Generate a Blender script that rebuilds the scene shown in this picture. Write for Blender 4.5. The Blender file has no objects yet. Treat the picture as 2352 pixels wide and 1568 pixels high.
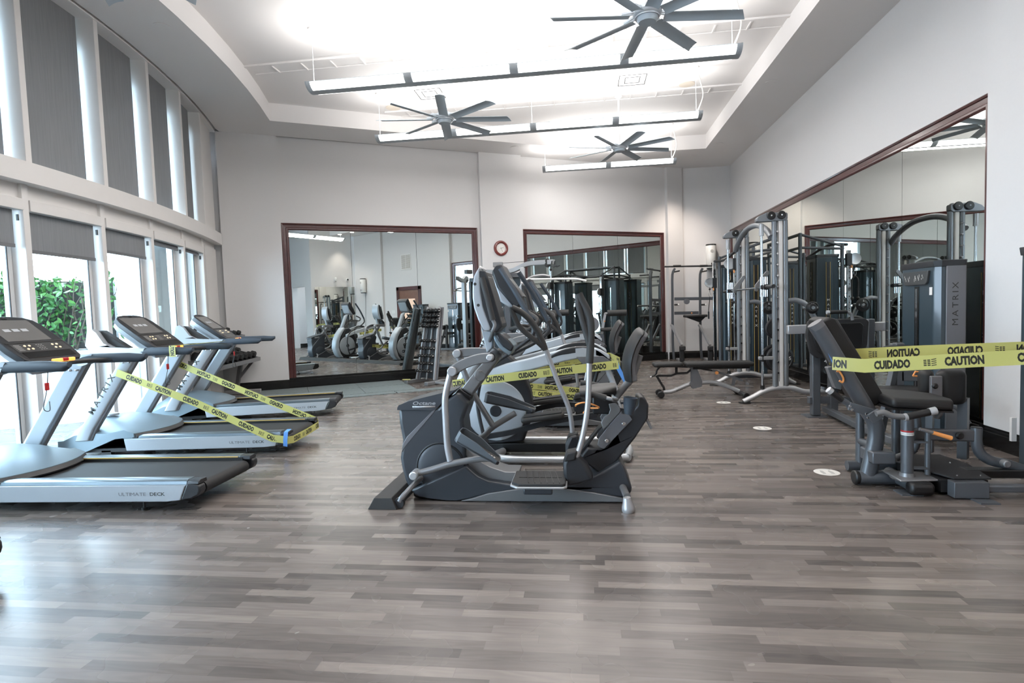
import bpy, math, random
from mathutils import Vector, Matrix
from mathutils.geometry import tessellate_polygon
random.seed(7)
S = bpy.context.scene
COL = S.collection
# ---------------------------------------------------------------- camera
FPX, CAMH = 1300.0, 1.4
YAW, PITCH, ROLL = math.radians(-7.28594), math.radians(3.168345), math.radians(1.890075)
_F = Vector((math.sin(YAW)*math.cos(PITCH), math.cos(YAW)*math.cos(PITCH), -math.sin(PITCH)))
_R0 = _F.cross(Vector((0, 0, 1))).normalized(); _U0 = _R0.cross(_F)
CR = _R0*math.cos(ROLL) - _U0*math.sin(ROLL)
CU = _U0*math.cos(ROLL) + _R0*math.sin(ROLL)
CC = Vector((0, 0, CAMH))
cam = bpy.data.cameras.new('camera'); camo = bpy.data.objects.new('camera', cam); COL.objects.link(camo)
cam.sensor_width = 36.0; cam.lens = FPX/2352*36.0; cam.clip_start = .02; cam.clip_end = 200
camo.matrix_world = Matrix(((CR.x, CU.x, -_F.x, 0), (CR.y, CU.y, -_F.y, 0), (CR.z, CU.z, -_F.z, CAMH), (0, 0, 0, 1)))
S.camera = camo
# ---------------------------------------------------------------- world, light, exposure
w = bpy.data.worlds.new('sky'); S.world = w; w.use_nodes = True
wn = w.node_tree; bg = wn.nodes['Background']
bg.inputs[0].default_value = (.63, .80, 1, 1); bg.inputs[1].default_value = 21
S.view_settings.view_transform = 'Standard'; S.view_settings.look = 'None'
S.view_settings.exposure = 0.2; S.view_settings.gamma = 1.0; S.view_settings.use_curve_mapping = False
c = S.cycles
c.max_bounces = 10; c.diffuse_bounces = 5; c.glossy_bounces = 6; c.transmission_bounces = 6; c.transparent_max_bounces = 12
c.caustics_reflective = False; c.caustics_refractive = False; c.sample_clamp_indirect = 6; c.sample_clamp_direct = 0
c.use_denoising = True; c.use_adaptive_sampling = True; c.adaptive_threshold = .02
def area(name, loc, sx, sy, power, col, direction, portal=False, spread=180):
    l = bpy.data.lights.new(name, 'AREA'); l.shape = 'RECTANGLE'; l.size = sx; l.size_y = sy; l.energy = power; l.color = col
    l.spread = math.radians(spread)
    o = bpy.data.objects.new(name, l); COL.objects.link(o); o.location = loc
    o.rotation_euler = Vector(direction).to_track_quat('-Z', 'Y').to_euler()
    if portal: l.cycles.is_portal = True
    return o
UP, DOWN = (0, 0, 1), (0, 0, -1)
# ---------------------------------------------------------------- photograph pixel -> point helpers
def ray(x, y): return _F + CR*((x-1176)/FPX) - CU*((y-784)/FPX)
def fl(x, y, z=0.0): d = ray(x, y); return CC + d*((z-CAMH)/d.z)
def pY(x, y, Y): d = ray(x, y); return CC + d*(Y/d.y)
def pX(x, y, X): d = ray(x, y); return CC + d*(X/d.x)
def pP(x, y, p, n): d = ray(x, y); n = Vector(n); return CC + d*((Vector(p)-CC).dot(n)/d.dot(n))
# ---------------------------------------------------------------- materials
M = {}
def mat(name, col, rough=.5, metal=0.0, spec=.5, emit=None, es=0, noise=0, nscale=60, bump=0, coat=0, alpha=1):
    m = bpy.data.materials.new(name); m.use_nodes = True; nt = m.node_tree; b = nt.nodes['Principled BSDF']
    b.inputs['Base Color'].default_value = (*col, 1); b.inputs['Roughness'].default_value = rough
    b.inputs['Metallic'].default_value = metal; b.inputs['Specular IOR Level'].default_value = spec
    b.inputs['Coat Weight'].default_value = coat; b.inputs['Coat Roughness'].default_value = .1
    if alpha < 1: b.inputs['Alpha'].default_value = alpha
    if emit: b.inputs['Emission Color'].default_value = (*emit, 1); b.inputs['Emission Strength'].default_value = es
    if noise or bump:
        tc = nt.nodes.new('ShaderNodeTexCoord'); n = nt.nodes.new('ShaderNodeTexNoise'); n.inputs['Scale'].default_value = nscale
        n.inputs['Detail'].default_value = 3
        nt.links.new(tc.outputs['Object'], n.inputs['Vector'])
        if noise:
            r = nt.nodes.new('ShaderNodeMapRange'); r.inputs[3].default_value = 1-noise; r.inputs[4].default_value = 1+noise
            mx = nt.nodes.new('ShaderNodeMix'); mx.data_type = 'RGBA'; mx.blend_type = 'MULTIPLY'; mx.inputs[0].default_value = 1
            mx.inputs[6].default_value = (*col, 1); nt.links.new(n.outputs[0], r.inputs[0]); nt.links.new(r.outputs[0], mx.inputs[7])
            nt.links.new(mx.outputs[2], b.inputs['Base Color'])
        if bump:
            bp = nt.nodes.new('ShaderNodeBump'); bp.inputs['Strength'].default_value = bump; bp.inputs['Distance'].default_value = .01
            nt.links.new(n.outputs[0], bp.inputs['Height']); nt.links.new(bp.outputs[0], b.inputs['Normal'])
    M[name] = m; return m
mat('wall', (.665, .655, .65), .75, noise=.015, nscale=40, bump=.03)
mat('ceil', (.82, .80, .79), .8)
mat('frame_white', (.74, .72, .70), .45, noise=.02, nscale=8)
mat('alu_white', (.72, .77, .80), .4)
mat('wood', (.07, .02, .018), .3, noise=.35, nscale=18, coat=.4)
mat('black_gloss', (.006, .006, .006), .25)
mat('black', (.007, .007, .0075), .45)
mat('rubber', (.016, .016, .017), .7)
mat('vinyl', (.013, .0125, .0125), .55)
mat('grip', (.032, .031, .030), .65)
mat('grip_blue', (.035, .047, .063), .55)
mat('pedal_rim', (.085, .10, .115), .5)
mat('graph', (.034, .039, .047), .42, coat=.15)            # octane body
mat('charcoal', (.019, .020, .023), .45)
mat('pewter', (.21, .21, .215), .36, .4)
mat('pewter_l', (.42, .42, .43), .33, .4)
mat('matrix_gray', (.10, .107, .118), .36, .3)
mat('smith_gray', (.20, .21, .225), .34, .3)     # strength frames
mat('silver', (.55, .57, .59), .32, .55)
mat('silver_p', (.44, .475, .51), .38, .25)
mat('steel_blue', (.20, .255, .29), .4, .4)
mat('chrome', (.75, .76, .78), .12, 1)
mat('shroud', (.03, .047, .06), .3, coat=.3)
mat('shroud_gray', (.16, .16, .17), .4, .3)
mat('rail_steel', (.13, .16, .18), .28, .5)
mat('white_p', (.78, .76, .73), .4)
mat('orange', (.85, .33, .09), .45)
mat('gold', (.62, .40, .10), .4)
mat('red', (.5, .02, .02), .4)
mat('orange_glow', (.9, .3, .05), .4, emit=(1, .45, .1), es=1.2)
mat('blue_tape', (.10, .28, .65), .6)
mat('tape', (.78, .74, .22), .35, spec=.4)
mat('tape_green', (.60, .80, .36), .35)
mat('ink', (.02, .02, .015), .5)
mat('light_btn', (.8, .7, .5), .4, emit=(1, .8, .5), es=.5)
mat('screen', (.16, .155, .15), .18)
mat('screen_icon', (.5, .52, .55), .3)
mat('panel', (.05, .05, .05), .35)
mat('fan_metal', (.52, .60, .66), .5, 0)
mat('fan_light', (.55, .60, .65), .4, .2)
mat('light_body', (.50, .54, .57), .45, 0)
mat('lens', (1, 1, 1), .5, emit=(1, .98, .95), es=5)
mat('spot', (1, 1, 1), .5, emit=(1, .93, .82), es=9)
mat('speaker_cream', (.78, .70, .60), .6)
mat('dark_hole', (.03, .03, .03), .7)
mat('stucco', (.80, .82, .84), .85, bump=.3, nscale=30)
mat('paving', (.80, .80, .80), .8)
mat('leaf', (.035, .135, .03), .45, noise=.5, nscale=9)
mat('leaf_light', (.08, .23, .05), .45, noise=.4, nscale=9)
mat('bark', (.10, .08, .06), .8)
mat('mat_tile', (.17, .20, .20), .7, noise=.3, nscale=35)
mat('clock_wood', (.16, .025, .02), .3, coat=.5)
mat('clock_face', (.80, .78, .74), .4)
mat('sticker', (.76, .74, .70), .5)
mat('print_gray', (.45, .44, .42), .5)
mat('door_wood', (.16, .07, .04), .4, noise=.3, nscale=10)
mat('door_light', (.75, .52, .40), .4, emit=(1, .66, .45), es=.35)
mat('grille', (.40, .37, .33), .5)
mat('plastic_white', (.75, .75, .73), .35)
mat('plate_print', (.75, .75, .75), .4)
def N(nt, t, **kw):
    n = nt.nodes.new(t)
    for k, v in kw.items(): setattr(n, k, v)
    return n
def mix_shader_mat(name, build):
    m = bpy.data.materials.new(name); m.use_nodes = True; nt = m.node_tree
    for n in list(nt.nodes): nt.nodes.remove(n)
    out = N(nt, 'ShaderNodeOutputMaterial'); nt.links.new(build(nt), out.inputs[0]); M[name] = m
def _glass(nt):
    t = N(nt, 'ShaderNodeBsdfTransparent'); t.inputs[0].default_value = (.93, .97, .96, 1)
    g = N(nt, 'ShaderNodeBsdfGlossy'); g.inputs['Roughness'].default_value = .01
    lw = N(nt, 'ShaderNodeLayerWeight'); lw.inputs[0].default_value = .5; pw = N(nt, 'ShaderNodeMath', operation='POWER'); pw.inputs[1].default_value = 5
    f = N(nt, 'ShaderNodeMath', operation='MULTIPLY_ADD'); f.inputs[1].default_value = .8; f.inputs[2].default_value = .03
    nt.links.new(lw.outputs['Facing'], pw.inputs[0]); nt.links.new(pw.outputs[0], f.inputs[0])
    mx = N(nt, 'ShaderNodeMixShader'); nt.links.new(f.outputs[0], mx.inputs[0]); nt.links.new(t.outputs[0], mx.inputs[1]); nt.links.new(g.outputs[0], mx.inputs[2])
    return mx.outputs[0]
mix_shader_mat('glass', _glass)
def _mirror(nt):
    g = N(nt, 'ShaderNodeBsdfGlossy'); g.inputs['Roughness'].default_value = 0; g.inputs[0].default_value = (.74, .78, .76, 1); return g.outputs[0]
mix_shader_mat('mirror', _mirror)
def _blind(nt):
    tc = N(nt, 'ShaderNodeTexCoord'); mp = N(nt, 'ShaderNodeMapping'); mp.inputs['Scale'].default_value = (60, 60, 2.5)
    no = N(nt, 'ShaderNodeTexNoise'); no.inputs['Scale'].default_value = 1; no.inputs['Detail'].default_value = 4
    nt.links.new(tc.outputs['Object'], mp.inputs[0]); nt.links.new(mp.outputs[0], no.inputs['Vector'])
    r = N(nt, 'ShaderNodeMapRange'); r.inputs[3].default_value = .82; r.inputs[4].default_value = 1.18; nt.links.new(no.outputs[0], r.inputs[0])
    cm = N(nt, 'ShaderNodeMix', data_type='RGBA', blend_type='MULTIPLY'); cm.inputs[0].default_value = 1
    cm.inputs[6].default_value = (.27, .275, .285, 1); nt.links.new(r.outputs[0], cm.inputs[7])
    d = N(nt, 'ShaderNodeBsdfDiffuse'); t = N(nt, 'ShaderNodeBsdfTranslucent'); nt.links.new(cm.outputs[2], d.inputs[0]); nt.links.new(cm.outputs[2], t.inputs[0])
    mx = N(nt, 'ShaderNodeMixShader'); mx.inputs[0].default_value = .12; nt.links.new(d.outputs[0], mx.inputs[1]); nt.links.new(t.outputs[0], mx.inputs[2])
    return mx.outputs[0]
mix_shader_mat('blind', _blind)
def _tapeM(col):
    def f(nt):
        d = N(nt, 'ShaderNodeBsdfPrincipled'); d.inputs['Base Color'].default_value = (*col, 1); d.inputs['Roughness'].default_value = .35
        t = N(nt, 'ShaderNodeBsdfTranslucent'); t.inputs[0].default_value = (*col, 1)
        mx = N(nt, 'ShaderNodeMixShader'); mx.inputs[0].default_value = .35; nt.links.new(d.outputs[0], mx.inputs[1]); nt.links.new(t.outputs[0], mx.inputs[2])
        return mx.outputs[0]
    return f
mix_shader_mat('tape', _tapeM((.74, .72, .27)))
# wood-strip floor: strips 62 mm wide running along X, 0.56 m long, random stagger
def _floor():
    m = bpy.data.materials.new('floor_planks'); m.use_nodes = True; nt = m.node_tree; b = nt.nodes['Principled BSDF']; L = nt.links
    def mth(op, a, bb=None, clamp=False):
        n = N(nt, 'ShaderNodeMath', operation=op); n.use_clamp = clamp
        for i, v in enumerate((a, bb)):
            if v is None: continue
            if isinstance(v, (int, float)): n.inputs[i].default_value = v
            else: L.new(v, n.inputs[i])
        return n.outputs[0]
    ge = N(nt, 'ShaderNodeNewGeometry'); sp = N(nt, 'ShaderNodeSeparateXYZ'); L.new(ge.outputs['Position'], sp.inputs[0])
    X, Y = sp.outputs[0], sp.outputs[1]
    row = mth('FLOOR', mth('DIVIDE', Y, .062))
    wn1 = N(nt, 'ShaderNodeTexWhiteNoise', noise_dimensions='1D'); L.new(row, wn1.inputs['W'])
    u = mth('ADD', mth('DIVIDE', X, .56), mth('MULTIPLY', wn1.outputs[0], 7.3))
    colm = mth('FLOOR', u)
    cv = N(nt, 'ShaderNodeCombineXYZ'); L.new(row, cv.inputs[0]); L.new(colm, cv.inputs[1])
    wn2 = N(nt, 'ShaderNodeTexWhiteNoise', noise_dimensions='2D'); L.new(cv.outputs[0], wn2.inputs['Vector'])
    rnd = wn2.outputs[0]
    # grain: stretched noise, shifted per plank
    gv = N(nt, 'ShaderNodeCombineXYZ'); L.new(mth('MULTIPLY', X, 3.0), gv.inputs[0]); L.new(mth('MULTIPLY', Y, 42.0), gv.inputs[1]); L.new(mth('MULTIPLY', rnd, 50.0), gv.inputs[2])
    g = N(nt, 'ShaderNodeTexNoise'); g.inputs['Scale'].default_value = 1; g.inputs['Detail'].default_value = 2.5; g.inputs['Distortion'].default_value = .6; L.new(gv.outputs[0], g.inputs['Vector'])
    gv2 = N(nt, 'ShaderNodeCombineXYZ'); L.new(mth('MULTIPLY', X, 2.2), gv2.inputs[0]); L.new(mth('MULTIPLY', Y, 16.0), gv2.inputs[1]); L.new(mth('MULTIPLY', rnd, 91.0), gv2.inputs[2])
    wv = N(nt, 'ShaderNodeTexNoise'); wv.inputs['Scale'].default_value = 1; wv.inputs['Detail'].default_value = 1; L.new(gv2.outputs[0], wv.inputs['Vector'])
    rings = mth('SINE', mth('MULTIPLY', wv.outputs[0], 30.0))
    ramp = N(nt, 'ShaderNodeValToRGB'); e = ramp.color_ramp.elements
    e[0].position = 0; e[0].color = (.062, .053, .049, 1); e[1].position = 1; e[1].color = (.225, .190, .168, 1)
    k = e.new(.35); k.color = (.112, .095, .086, 1); k = e.new(.7); k.color = (.165, .140, .126, 1)
    fac = mth('ADD', mth('MULTIPLY', rnd, .76), mth('ADD', mth('MULTIPLY', g.outputs[0], .26), mth('MULTIPLY', rings, .05)))
    L.new(fac, ramp.inputs[0])
    # thin seams
    fy = mth('FRACT', mth('DIVIDE', Y, .062)); fx = mth('FRACT', u)
    sy = mth('LESS_THAN', fy, .03); sx = mth('LESS_THAN', fx, .0045)
    seam = mth('MULTIPLY', mth('MAXIMUM', sy, sx), .28)
    mx = N(nt, 'ShaderNodeMix', data_type='RGBA', blend_type='MIX'); L.new(seam, mx.inputs[0]); L.new(ramp.outputs[0], mx.inputs[6]); mx.inputs[7].default_value = (.06, .05, .048, 1)
    L.new(mx.outputs[2], b.inputs['Base Color'])
    n3 = N(nt, 'ShaderNodeTexNoise'); n3.inputs['Scale'].default_value = 3
    L.new(ge.outputs['Position'], n3.inputs['Vector'])
    r = N(nt, 'ShaderNodeMapRange'); r.inputs[3].default_value = .24; r.inputs[4].default_value = .30; L.new(n3.outputs[0], r.inputs[0]); L.new(r.outputs[0], b.inputs['Roughness'])
    b.inputs['Specular IOR Level'].default_value = .38
    M['floor'] = m
_floor()
# ---------------------------------------------------------------- mesh builder
def V(*a): return Vector(a)
def catmull(pts, n=5):
    if len(pts) < 3 or n <= 1: return [Vector(p) for p in pts]
    P = [Vector(p) for p in pts]; P = [P[0]*2-P[1]] + P + [P[-1]*2-P[-2]]; out = []
    for i in range(1, len(P)-2):
        for k in range(n):
            t = k/n; a, b, c_, d = P[i-1], P[i], P[i+1], P[i+2]
            out.append(.5*((2*b)+(c_-a)*t+(2*a-5*b+4*c_-d)*t*t+(3*b-a-3*c_+d)*t**3))
    out.append(P[-2].copy()); return out
class MB:
    def __init__(s): s.v = []; s.f = []
    def add(s, vs, fs):
        o = len(s.v); s.v += [tuple(v) for v in vs]; s.f += [tuple(i+o for i in f) for f in fs]; return s
    def box(s, c0, sz, R=None, tp=(1, 1)):
        cx_, cy_, cz_ = c0; hx, hy, hz = sz[0]/2, sz[1]/2, sz[2]/2; vs = []
        for k in (-1, 1):
            q = (1, 1) if k < 0 else tp
            for a, b in ((-1, -1), (1, -1), (1, 1), (-1, 1)):
                v = Vector((a*hx*q[0], b*hy*q[1], k*hz))
                if R: v = R @ v
                vs.append(v+Vector(c0))
        return s.add(vs, [(3, 2, 1, 0), (4, 5, 6, 7), (0, 1, 5, 4), (1, 2, 6, 5), (2, 3, 7, 6), (3, 0, 4, 7)])
    def box2(s, a, b):
        return s.box([(a[i]+b[i])/2 for i in range(3)], [abs(a[i]-b[i]) for i in range(3)])
    def tube(s, pts, r, n=10, sm=1, rb=None, up=(0, 0, 1), cap=True, closed=False, rot=0):
        P = catmull(pts, sm) if sm > 1 else [Vector(p) for p in pts]
        m = len(P); rs = r if isinstance(r, (list, tuple)) else [r]*m
        if len(rs) != m: rs = [rs[min(len(rs)-1, int(i*(len(rs)-1)/(m-1)))]*(1-((i*(len(rs)-1)/(m-1)) % 1)) + rs[min(len(rs)-1, int(i*(len(rs)-1)/(m-1))+1)]*((i*(len(rs)-1)/(m-1)) % 1) for i in range(m)]
        up = Vector(up); rings = []; prev = None
        for i in range(m):
            if closed: t = P[(i+1) % m]-P[i-1]
            else: t = P[min(i+1, m-1)]-P[max(i-1, 0)]
            t.normalize()
            if rb is None and prev is not None: x = prev - t*prev.dot(t)
            else: x = up - t*up.dot(t)
            if x.length < 1e-4: x = t.orthogonal()
            x.normalize(); prev = x; y = t.cross(x)
            b = rs[i] if rb is None else rb
            rings.append([P[i] + x*(b*math.cos(2*math.pi*k/n+rot)) + y*(rs[i]*math.sin(2*math.pi*k/n+rot)) for k in range(n)])
        vs = [v for q in rings for v in q]; fs = []
        for i in range(m if closed else m-1):
            j = (i+1) % m
            for k in range(n): fs.append((i*n+k, i*n+(k+1) % n, j*n+(k+1) % n, j*n+k))
        if cap and not closed: fs += [tuple(range(n-1, -1, -1)), tuple((m-1)*n+k for k in range(n))]
        return s.add(vs, fs)
    def cyl(s, a, b, r, n=16, r2=None): return s.tube([a, b], [r, r if r2 is None else r2], n)
    def bar(s, a, b, w_, t_, up=(0, 0, 1)):                    # rectangular bar: w_ along up side, t_ across
        a, b = Vector(a), Vector(b); d = (b-a).normalized(); x = Vector(up)-d*Vector(up).dot(d)
        if x.length < 1e-4: x = d.orthogonal()
        x.normalize(); y = d.cross(x); vs = []
        for p in (a, b):
            for i, j in ((-1, -1), (1, -1), (1, 1), (-1, 1)): vs.append(p+x*(i*w_/2)+y*(j*t_/2))
        return s.add(vs, [(3, 2, 1, 0), (4, 5, 6, 7), (0, 1, 5, 4), (1, 2, 6, 5), (2, 3, 7, 6), (3, 0, 4, 7)])
    def prism(s, poly, e0, e1):                                # polygon of 3-D points swept from offset e0 to e1
        P = [Vector(p) for p in poly]; n = len(P); e0, e1 = Vector(e0), Vector(e1)
        vs = [p+e0 for p in P]+[p+e1 for p in P]; tri = tessellate_polygon([P])
        fs = [tuple(t) for t in tri]+[tuple(i+n for i in reversed(t)) for t in tri]
        fs += [(i, (i+1) % n, (i+1) % n+n, i+n) for i in range(n)]
        return s.add(vs, fs)
    def xz(s, poly, y0, y1): return s.prism([(p[0], 0, p[1]) for p in poly], (0, y0, 0), (0, y1, 0))
    def yz(s, poly, x0, x1): return s.prism([(0, p[0], p[1]) for p in poly], (x0, 0, 0), (x1, 0, 0))
    def xy(s, poly, z0, z1): return s.prism([(p[0], p[1], 0) for p in poly], (0, 0, z0), (0, 0, z1))
    def loft(s, rings, cap=True):
        n = len(rings[0]); vs = [v for q in rings for v in q]; fs = []
        for i in range(len(rings)-1):
            for k in range(n): fs.append((i*n+k, i*n+(k+1) % n, (i+1)*n+(k+1) % n, (i+1)*n+k))
        if cap: fs += [tuple(range(n-1, -1, -1)), tuple((len(rings)-1)*n+k for k in range(n))]
        return s.add(vs, fs)
    def lathe(s, prof, c0, ax=(0, 0, 1), n=24):                # prof = [(radius, height)]
        ax = Vector(ax).normalized(); x = ax.orthogonal().normalized(); y = ax.cross(x); c0 = Vector(c0)
        return s.loft([[c0+ax*h+(x*math.cos(2*math.pi*k/n)+y*math.sin(2*math.pi*k/n))*max(r, 1e-4) for k in range(n)] for r, h in prof])
    def rbox(s, c0, sz, r=.02, R=None, n=3):                   # box with rounded vertical profile (pads)
        hx, hy, hz = sz[0]/2, sz[1]/2, sz[2]/2; r = min(r, hx*.98, hy*.98, hz*.98); rings = []
        def ring(ins, z):
            q = []; rr = max(r*1.6, .001); rr = min(rr, hx, hy)
            for ci, (sx, sy) in enumerate(((1, 1), (-1, 1), (-1, -1), (1, -1))):
                for k in range(n+1):
                    a = math.pi/2*(ci+k/n); v = Vector((sx*(hx-rr)+math.cos(a)*(rr-ins), sy*(hy-rr)+math.sin(a)*(rr-ins), z)); q.append(v)
            return q
        for k in range(n+1):
            a = math.pi/2*k/n; rings.append(ring(r*(1-math.sin(a)), -hz+r*(1-math.cos(a))))
        for k in range(n+1):
            a = math.pi/2*(1-k/n); rings.append(ring(r*(1-math.sin(a)), hz-r*(1-math.cos(a))))
        R = R or Matrix.Identity(3); c0 = Vector(c0)
        return s.loft([[R@v+c0 for v in q] for q in rings])
    def sph(s, c0, r, n=12, sc=(1, 1, 1)):
        c0 = Vector(c0)
        return s.loft([[c0+Vector((r*sc[0]*math.sin(a)*math.cos(2*math.pi*k/n), r*sc[1]*math.sin(a)*math.sin(2*math.pi*k/n), -r*sc[2]*math.cos(a))) for k in range(n)] for a in [math.pi*max(.02, min(.98, j/(n//2))) for j in range(n//2+1)]])
    def tr(s, Mx):
        s.v = [tuple(Mx @ Vector(v)) for v in s.v]; return s
    def out(s, name, m, parent=None, bevel=0, ang=35, segs=2, extra=None):
        n0 = len(s.f)
        if extra: s.add(*extra[0])
        me = bpy.data.meshes.new(name); me.from_pydata(s.v, [], s.f); me.update()
        if extra: me.polygons.foreach_set('material_index', [0]*n0+[1]*(len(s.f)-n0))
        import bmesh
        bm = bmesh.new(); bm.from_mesh(me); bmesh.ops.recalc_face_normals(bm, faces=bm.faces); bm.to_mesh(me); bm.free()
        me.polygons.foreach_set('use_smooth', [True]*len(me.polygons)); me.set_sharp_from_angle(angle=math.radians(ang))
        me.materials.append(M[m])
        if extra: me.materials.append(M[extra[1]])
        o = bpy.data.objects.new(name, me); COL.objects.link(o)
        if parent: o.parent = parent
        if bevel:
            b = o.modifiers.new('bevel', 'BEVEL'); b.width = bevel; b.segments = segs; b.limit_method = 'ANGLE'; b.angle_limit = math.radians(40); b.harden_normals = False
        return o
def tag(o, label=None, cat=None, group=None, kind=None):
    for k, v in (('label', label), ('category', cat), ('group', group), ('kind', kind)):
        if v: o[k] = v
    return o
def thing(name, label, cat, loc=(0, 0, 0), rz=0, group=None):
    o = bpy.data.objects.new(name, None); COL.objects.link(o); o.location = loc; o.rotation_euler = (0, 0, rz); o.empty_display_size = .1
    return tag(o, label, cat, group)
def struct(o): o['kind'] = 'structure'; return o
def dup(root, loc=None, rz=None, label=None, parent=None):
    r = root.copy(); COL.objects.link(r)
    if parent: r.parent = parent
    if loc is not None: r.location = loc
    if rz is not None: r.rotation_euler = (0, 0, rz)
    if label: r['label'] = label
    for ch in list(root.children): dup(ch, parent=r)
    return r
# lettering: font outlines turned to flat meshes, laid with a mapping function
_tx = {}
def text_geo(t, bold=.0, sx=1.0):
    k = (t, bold, sx)
    if k in _tx: return _tx[k]
    cu = bpy.data.curves.new('t', 'FONT'); cu.body = t; cu.offset = bold; cu.resolution_u = 2
    o = bpy.data.objects.new('t', cu); COL.objects.link(o)
    me = bpy.data.meshes.new_from_object(o.evaluated_get(bpy.context.evaluated_depsgraph_get()))
    vs = [(v.co.x*sx, v.co.y) for v in me.vertices]; fs = [tuple(p.vertices) for p in me.polygons]
    x0 = min(v[0] for v in vs); x1 = max(v[0] for v in vs); y1 = max(v[1] for v in vs); y0 = min(v[1] for v in vs)
    vs = [((v[0]-x0), (v[1]-y0)) for v in vs]
    COL.objects.unlink(o); bpy.data.objects.remove(o); bpy.data.meshes.remove(me); bpy.data.curves.remove(cu)
    _tx[k] = (vs, fs, x1-x0, y1-y0); return _tx[k]
def letters(mb, t, org, ux, uy, height, bold=.0, sx=1.0, space=0, center=False):
    """flat letters at org along ux (unit) with cap height"""
    org, ux, uy = Vector(org), Vector(ux).normalized(), Vector(uy).normalized()
    if space:
        gl = [text_geo(ch, bold, sx) if ch != ' ' else None for ch in t]
    else: gl = [text_geo(t, bold, sx)]
    tot = sum((g[2] if g else .4)*(height/(g[3] if g and not space else .72)) + space*height for g in gl)-space*height
    x = -tot/2 if center else 0
    for g in gl:
        if g is None: x += (.4/.72+space)*height; continue
        k = height/(g[3] if not space else .72)
        mb.add([org+ux*(x+v[0]*k)+uy*(v[1]*k) for v in g[0]], g[1]); x += g[2]*k+space*height
    return mb
# ================================================================ the room
HC, ZT, XR, YB = 4.88, 5.19, 3.79, 15.2
DW = V(.8704, .4924, 0); NW = V(.4924, -.8704, 0); F0 = V(-5.76, 10.41, 0); W0 = F0-NW*.10   # angled back wall: face of pilasters F, wall W
def onW(x, y, off=0): p = pP(x, y, W0+NW*off, NW); return (p-W0).dot(DW), p.z
def xb(y): return -5.22-.036*(y-3.6)**2
def xt(y): return -4.33-.030*(y-3.6)**2
yc = 9.86
struct(MB().xy([(-9.5, -7), (XR+.2, -7), (XR+.2, YB+.3), (-9.5, YB+.3)], -.2, 0).out('floor', 'floor'))
# ceiling soffit with a raised tray
outer = [V(xb(y)+.02, y, 0) for y in [-3+.64*i for i in range(21)]]+[V(-6.6, 9.93, 0)]
outer += [V(2.58, 15.3, 0), V(XR+.02, 15.3, 0), V(XR+.02, -6.1, 0), V(-5.6, -6.1, 0)]
tray = [V(xt(y), y, 0) for y in [-4.2+.69*i for i in range(21)]]
tray += [V(1.09, 13.36, 0), V(2.82, 13.39, 0), V(2.82, -4.2, 0)]
def flat_with_hole(name, o_, i_, z, th, m):
    vs = [p for p in o_+i_]; tri = tessellate_polygon([o_, i_]); k = len(vs)
    mb = MB().add([V(p.x, p.y, z) for p in vs]+[V(p.x, p.y, z+th) for p in vs], [tuple(t) for t in tri]+[tuple(i+k for i in reversed(t)) for t in tri])
    for a, q in ((0, o_), (len(o_), i_)):
        n = len(q)
        mb.add([V(p.x, p.y, z) for p in q]+[V(p.x, p.y, z+th) for p in q], [(i, (i+1) % n, (i+1) % n+n, i+n) for i in range(n)])
    return mb.out(name, m)
struct(flat_with_hole('ceiling', outer, tray, HC, ZT-HC, 'ceil'))
tp = MB(); tp.prism([V(p.x, p.y, ZT) for p in [V(-8.6, -7, 0), V(4.2, -7, 0), V(4.2, 15.8, 0), V(-8.6, 15.8, 0)]], (0, 0, 0), (0, 0, .15)); struct(tp.out('ceiling', 'ceil'))
# walls
def wall(name, a, b, z0=0, z1=HC+.3, th=.15, m='wall', out=None):
    a, b = V(a[0], a[1], 0), V(b[0], b[1], 0); n = out or (b-a).normalized().cross(V(0, 0, 1)); n = V(*n)
    return struct(MB().prism([V(a.x, a.y, z0), V(b.x, b.y, z0), V(b.x, b.y, z1), V(a.x, a.y, z1)], (0, 0, 0), n*th).out(name, m))
def Wp(s, off=0, z=0): q = W0+DW*s+NW*off; return V(q.x, q.y, z)
sL = (V(-6.6, 9.88, 0)-W0).dot(DW)
s634 = onW(634, 316)[0]; s1090 = onW(1089.5, 350)[0]; s1192 = onW(1191.5, 357)[0]; s1518 = onW(1519, 384)[0]
wall('wall_back', Wp(sL-1), Wp(s1518+.5), out=-NW)
s565 = (V(2.58, 15.137, 0)-W0).dot(DW)
for a, b in ((sL-.05, s634), (s1090+.06, s1192), (s1518+.09, s565)):
    struct(MB().prism([Wp(a), Wp(b), Wp(b, 0, HC), Wp(a, 0, HC)], (0, 0, 0), NW*.10).out('wall_back', 'wall'))
wall('wall_back', (2.45, YB), (XR+.2, YB), out=(0, 1, 0))
wall('wall_right', (XR, -.2), (XR, YB+.2), out=(1, 0, 0))
struct(MB().box2((XR-.10, 4.66, 0), (XR+.05, 5.76, HC)).out('wall_right', 'wall'))
struct(MB().box2((XR-.10, 1.35, 0), (XR+.05, 1.75, HC)).out('wall_right', 'wall'))
# behind the camera
wall('wall_front', (1.95, -.78), (XR+.2, -.22), out=(.3, -.95, 0))
for (a, b, z0, z1) in (((1.95, -.8), (2.0, -1.35), 0, HC), ((2.0, -1.35), (2.12, -2.55), 2.72, HC), ((2.12, -2.55), (2.4, -6.1), 0, HC)):
    wall('wall_front', a, b, z0, z1, .25, out=(1, .05, 0))
wall('wall_front', (3.2, -.9), (3.4, -6), 0, HC, .1, out=(1, 0, 0))
wall('wall_front', (-8, -6), (3.6, -6), 0, HC, .15, out=(0, -1, 0))
wall('wall_front', (2.1, -2.75), (3.4, -2.75), 0, HC, .1, out=(0, -1, 0))
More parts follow.
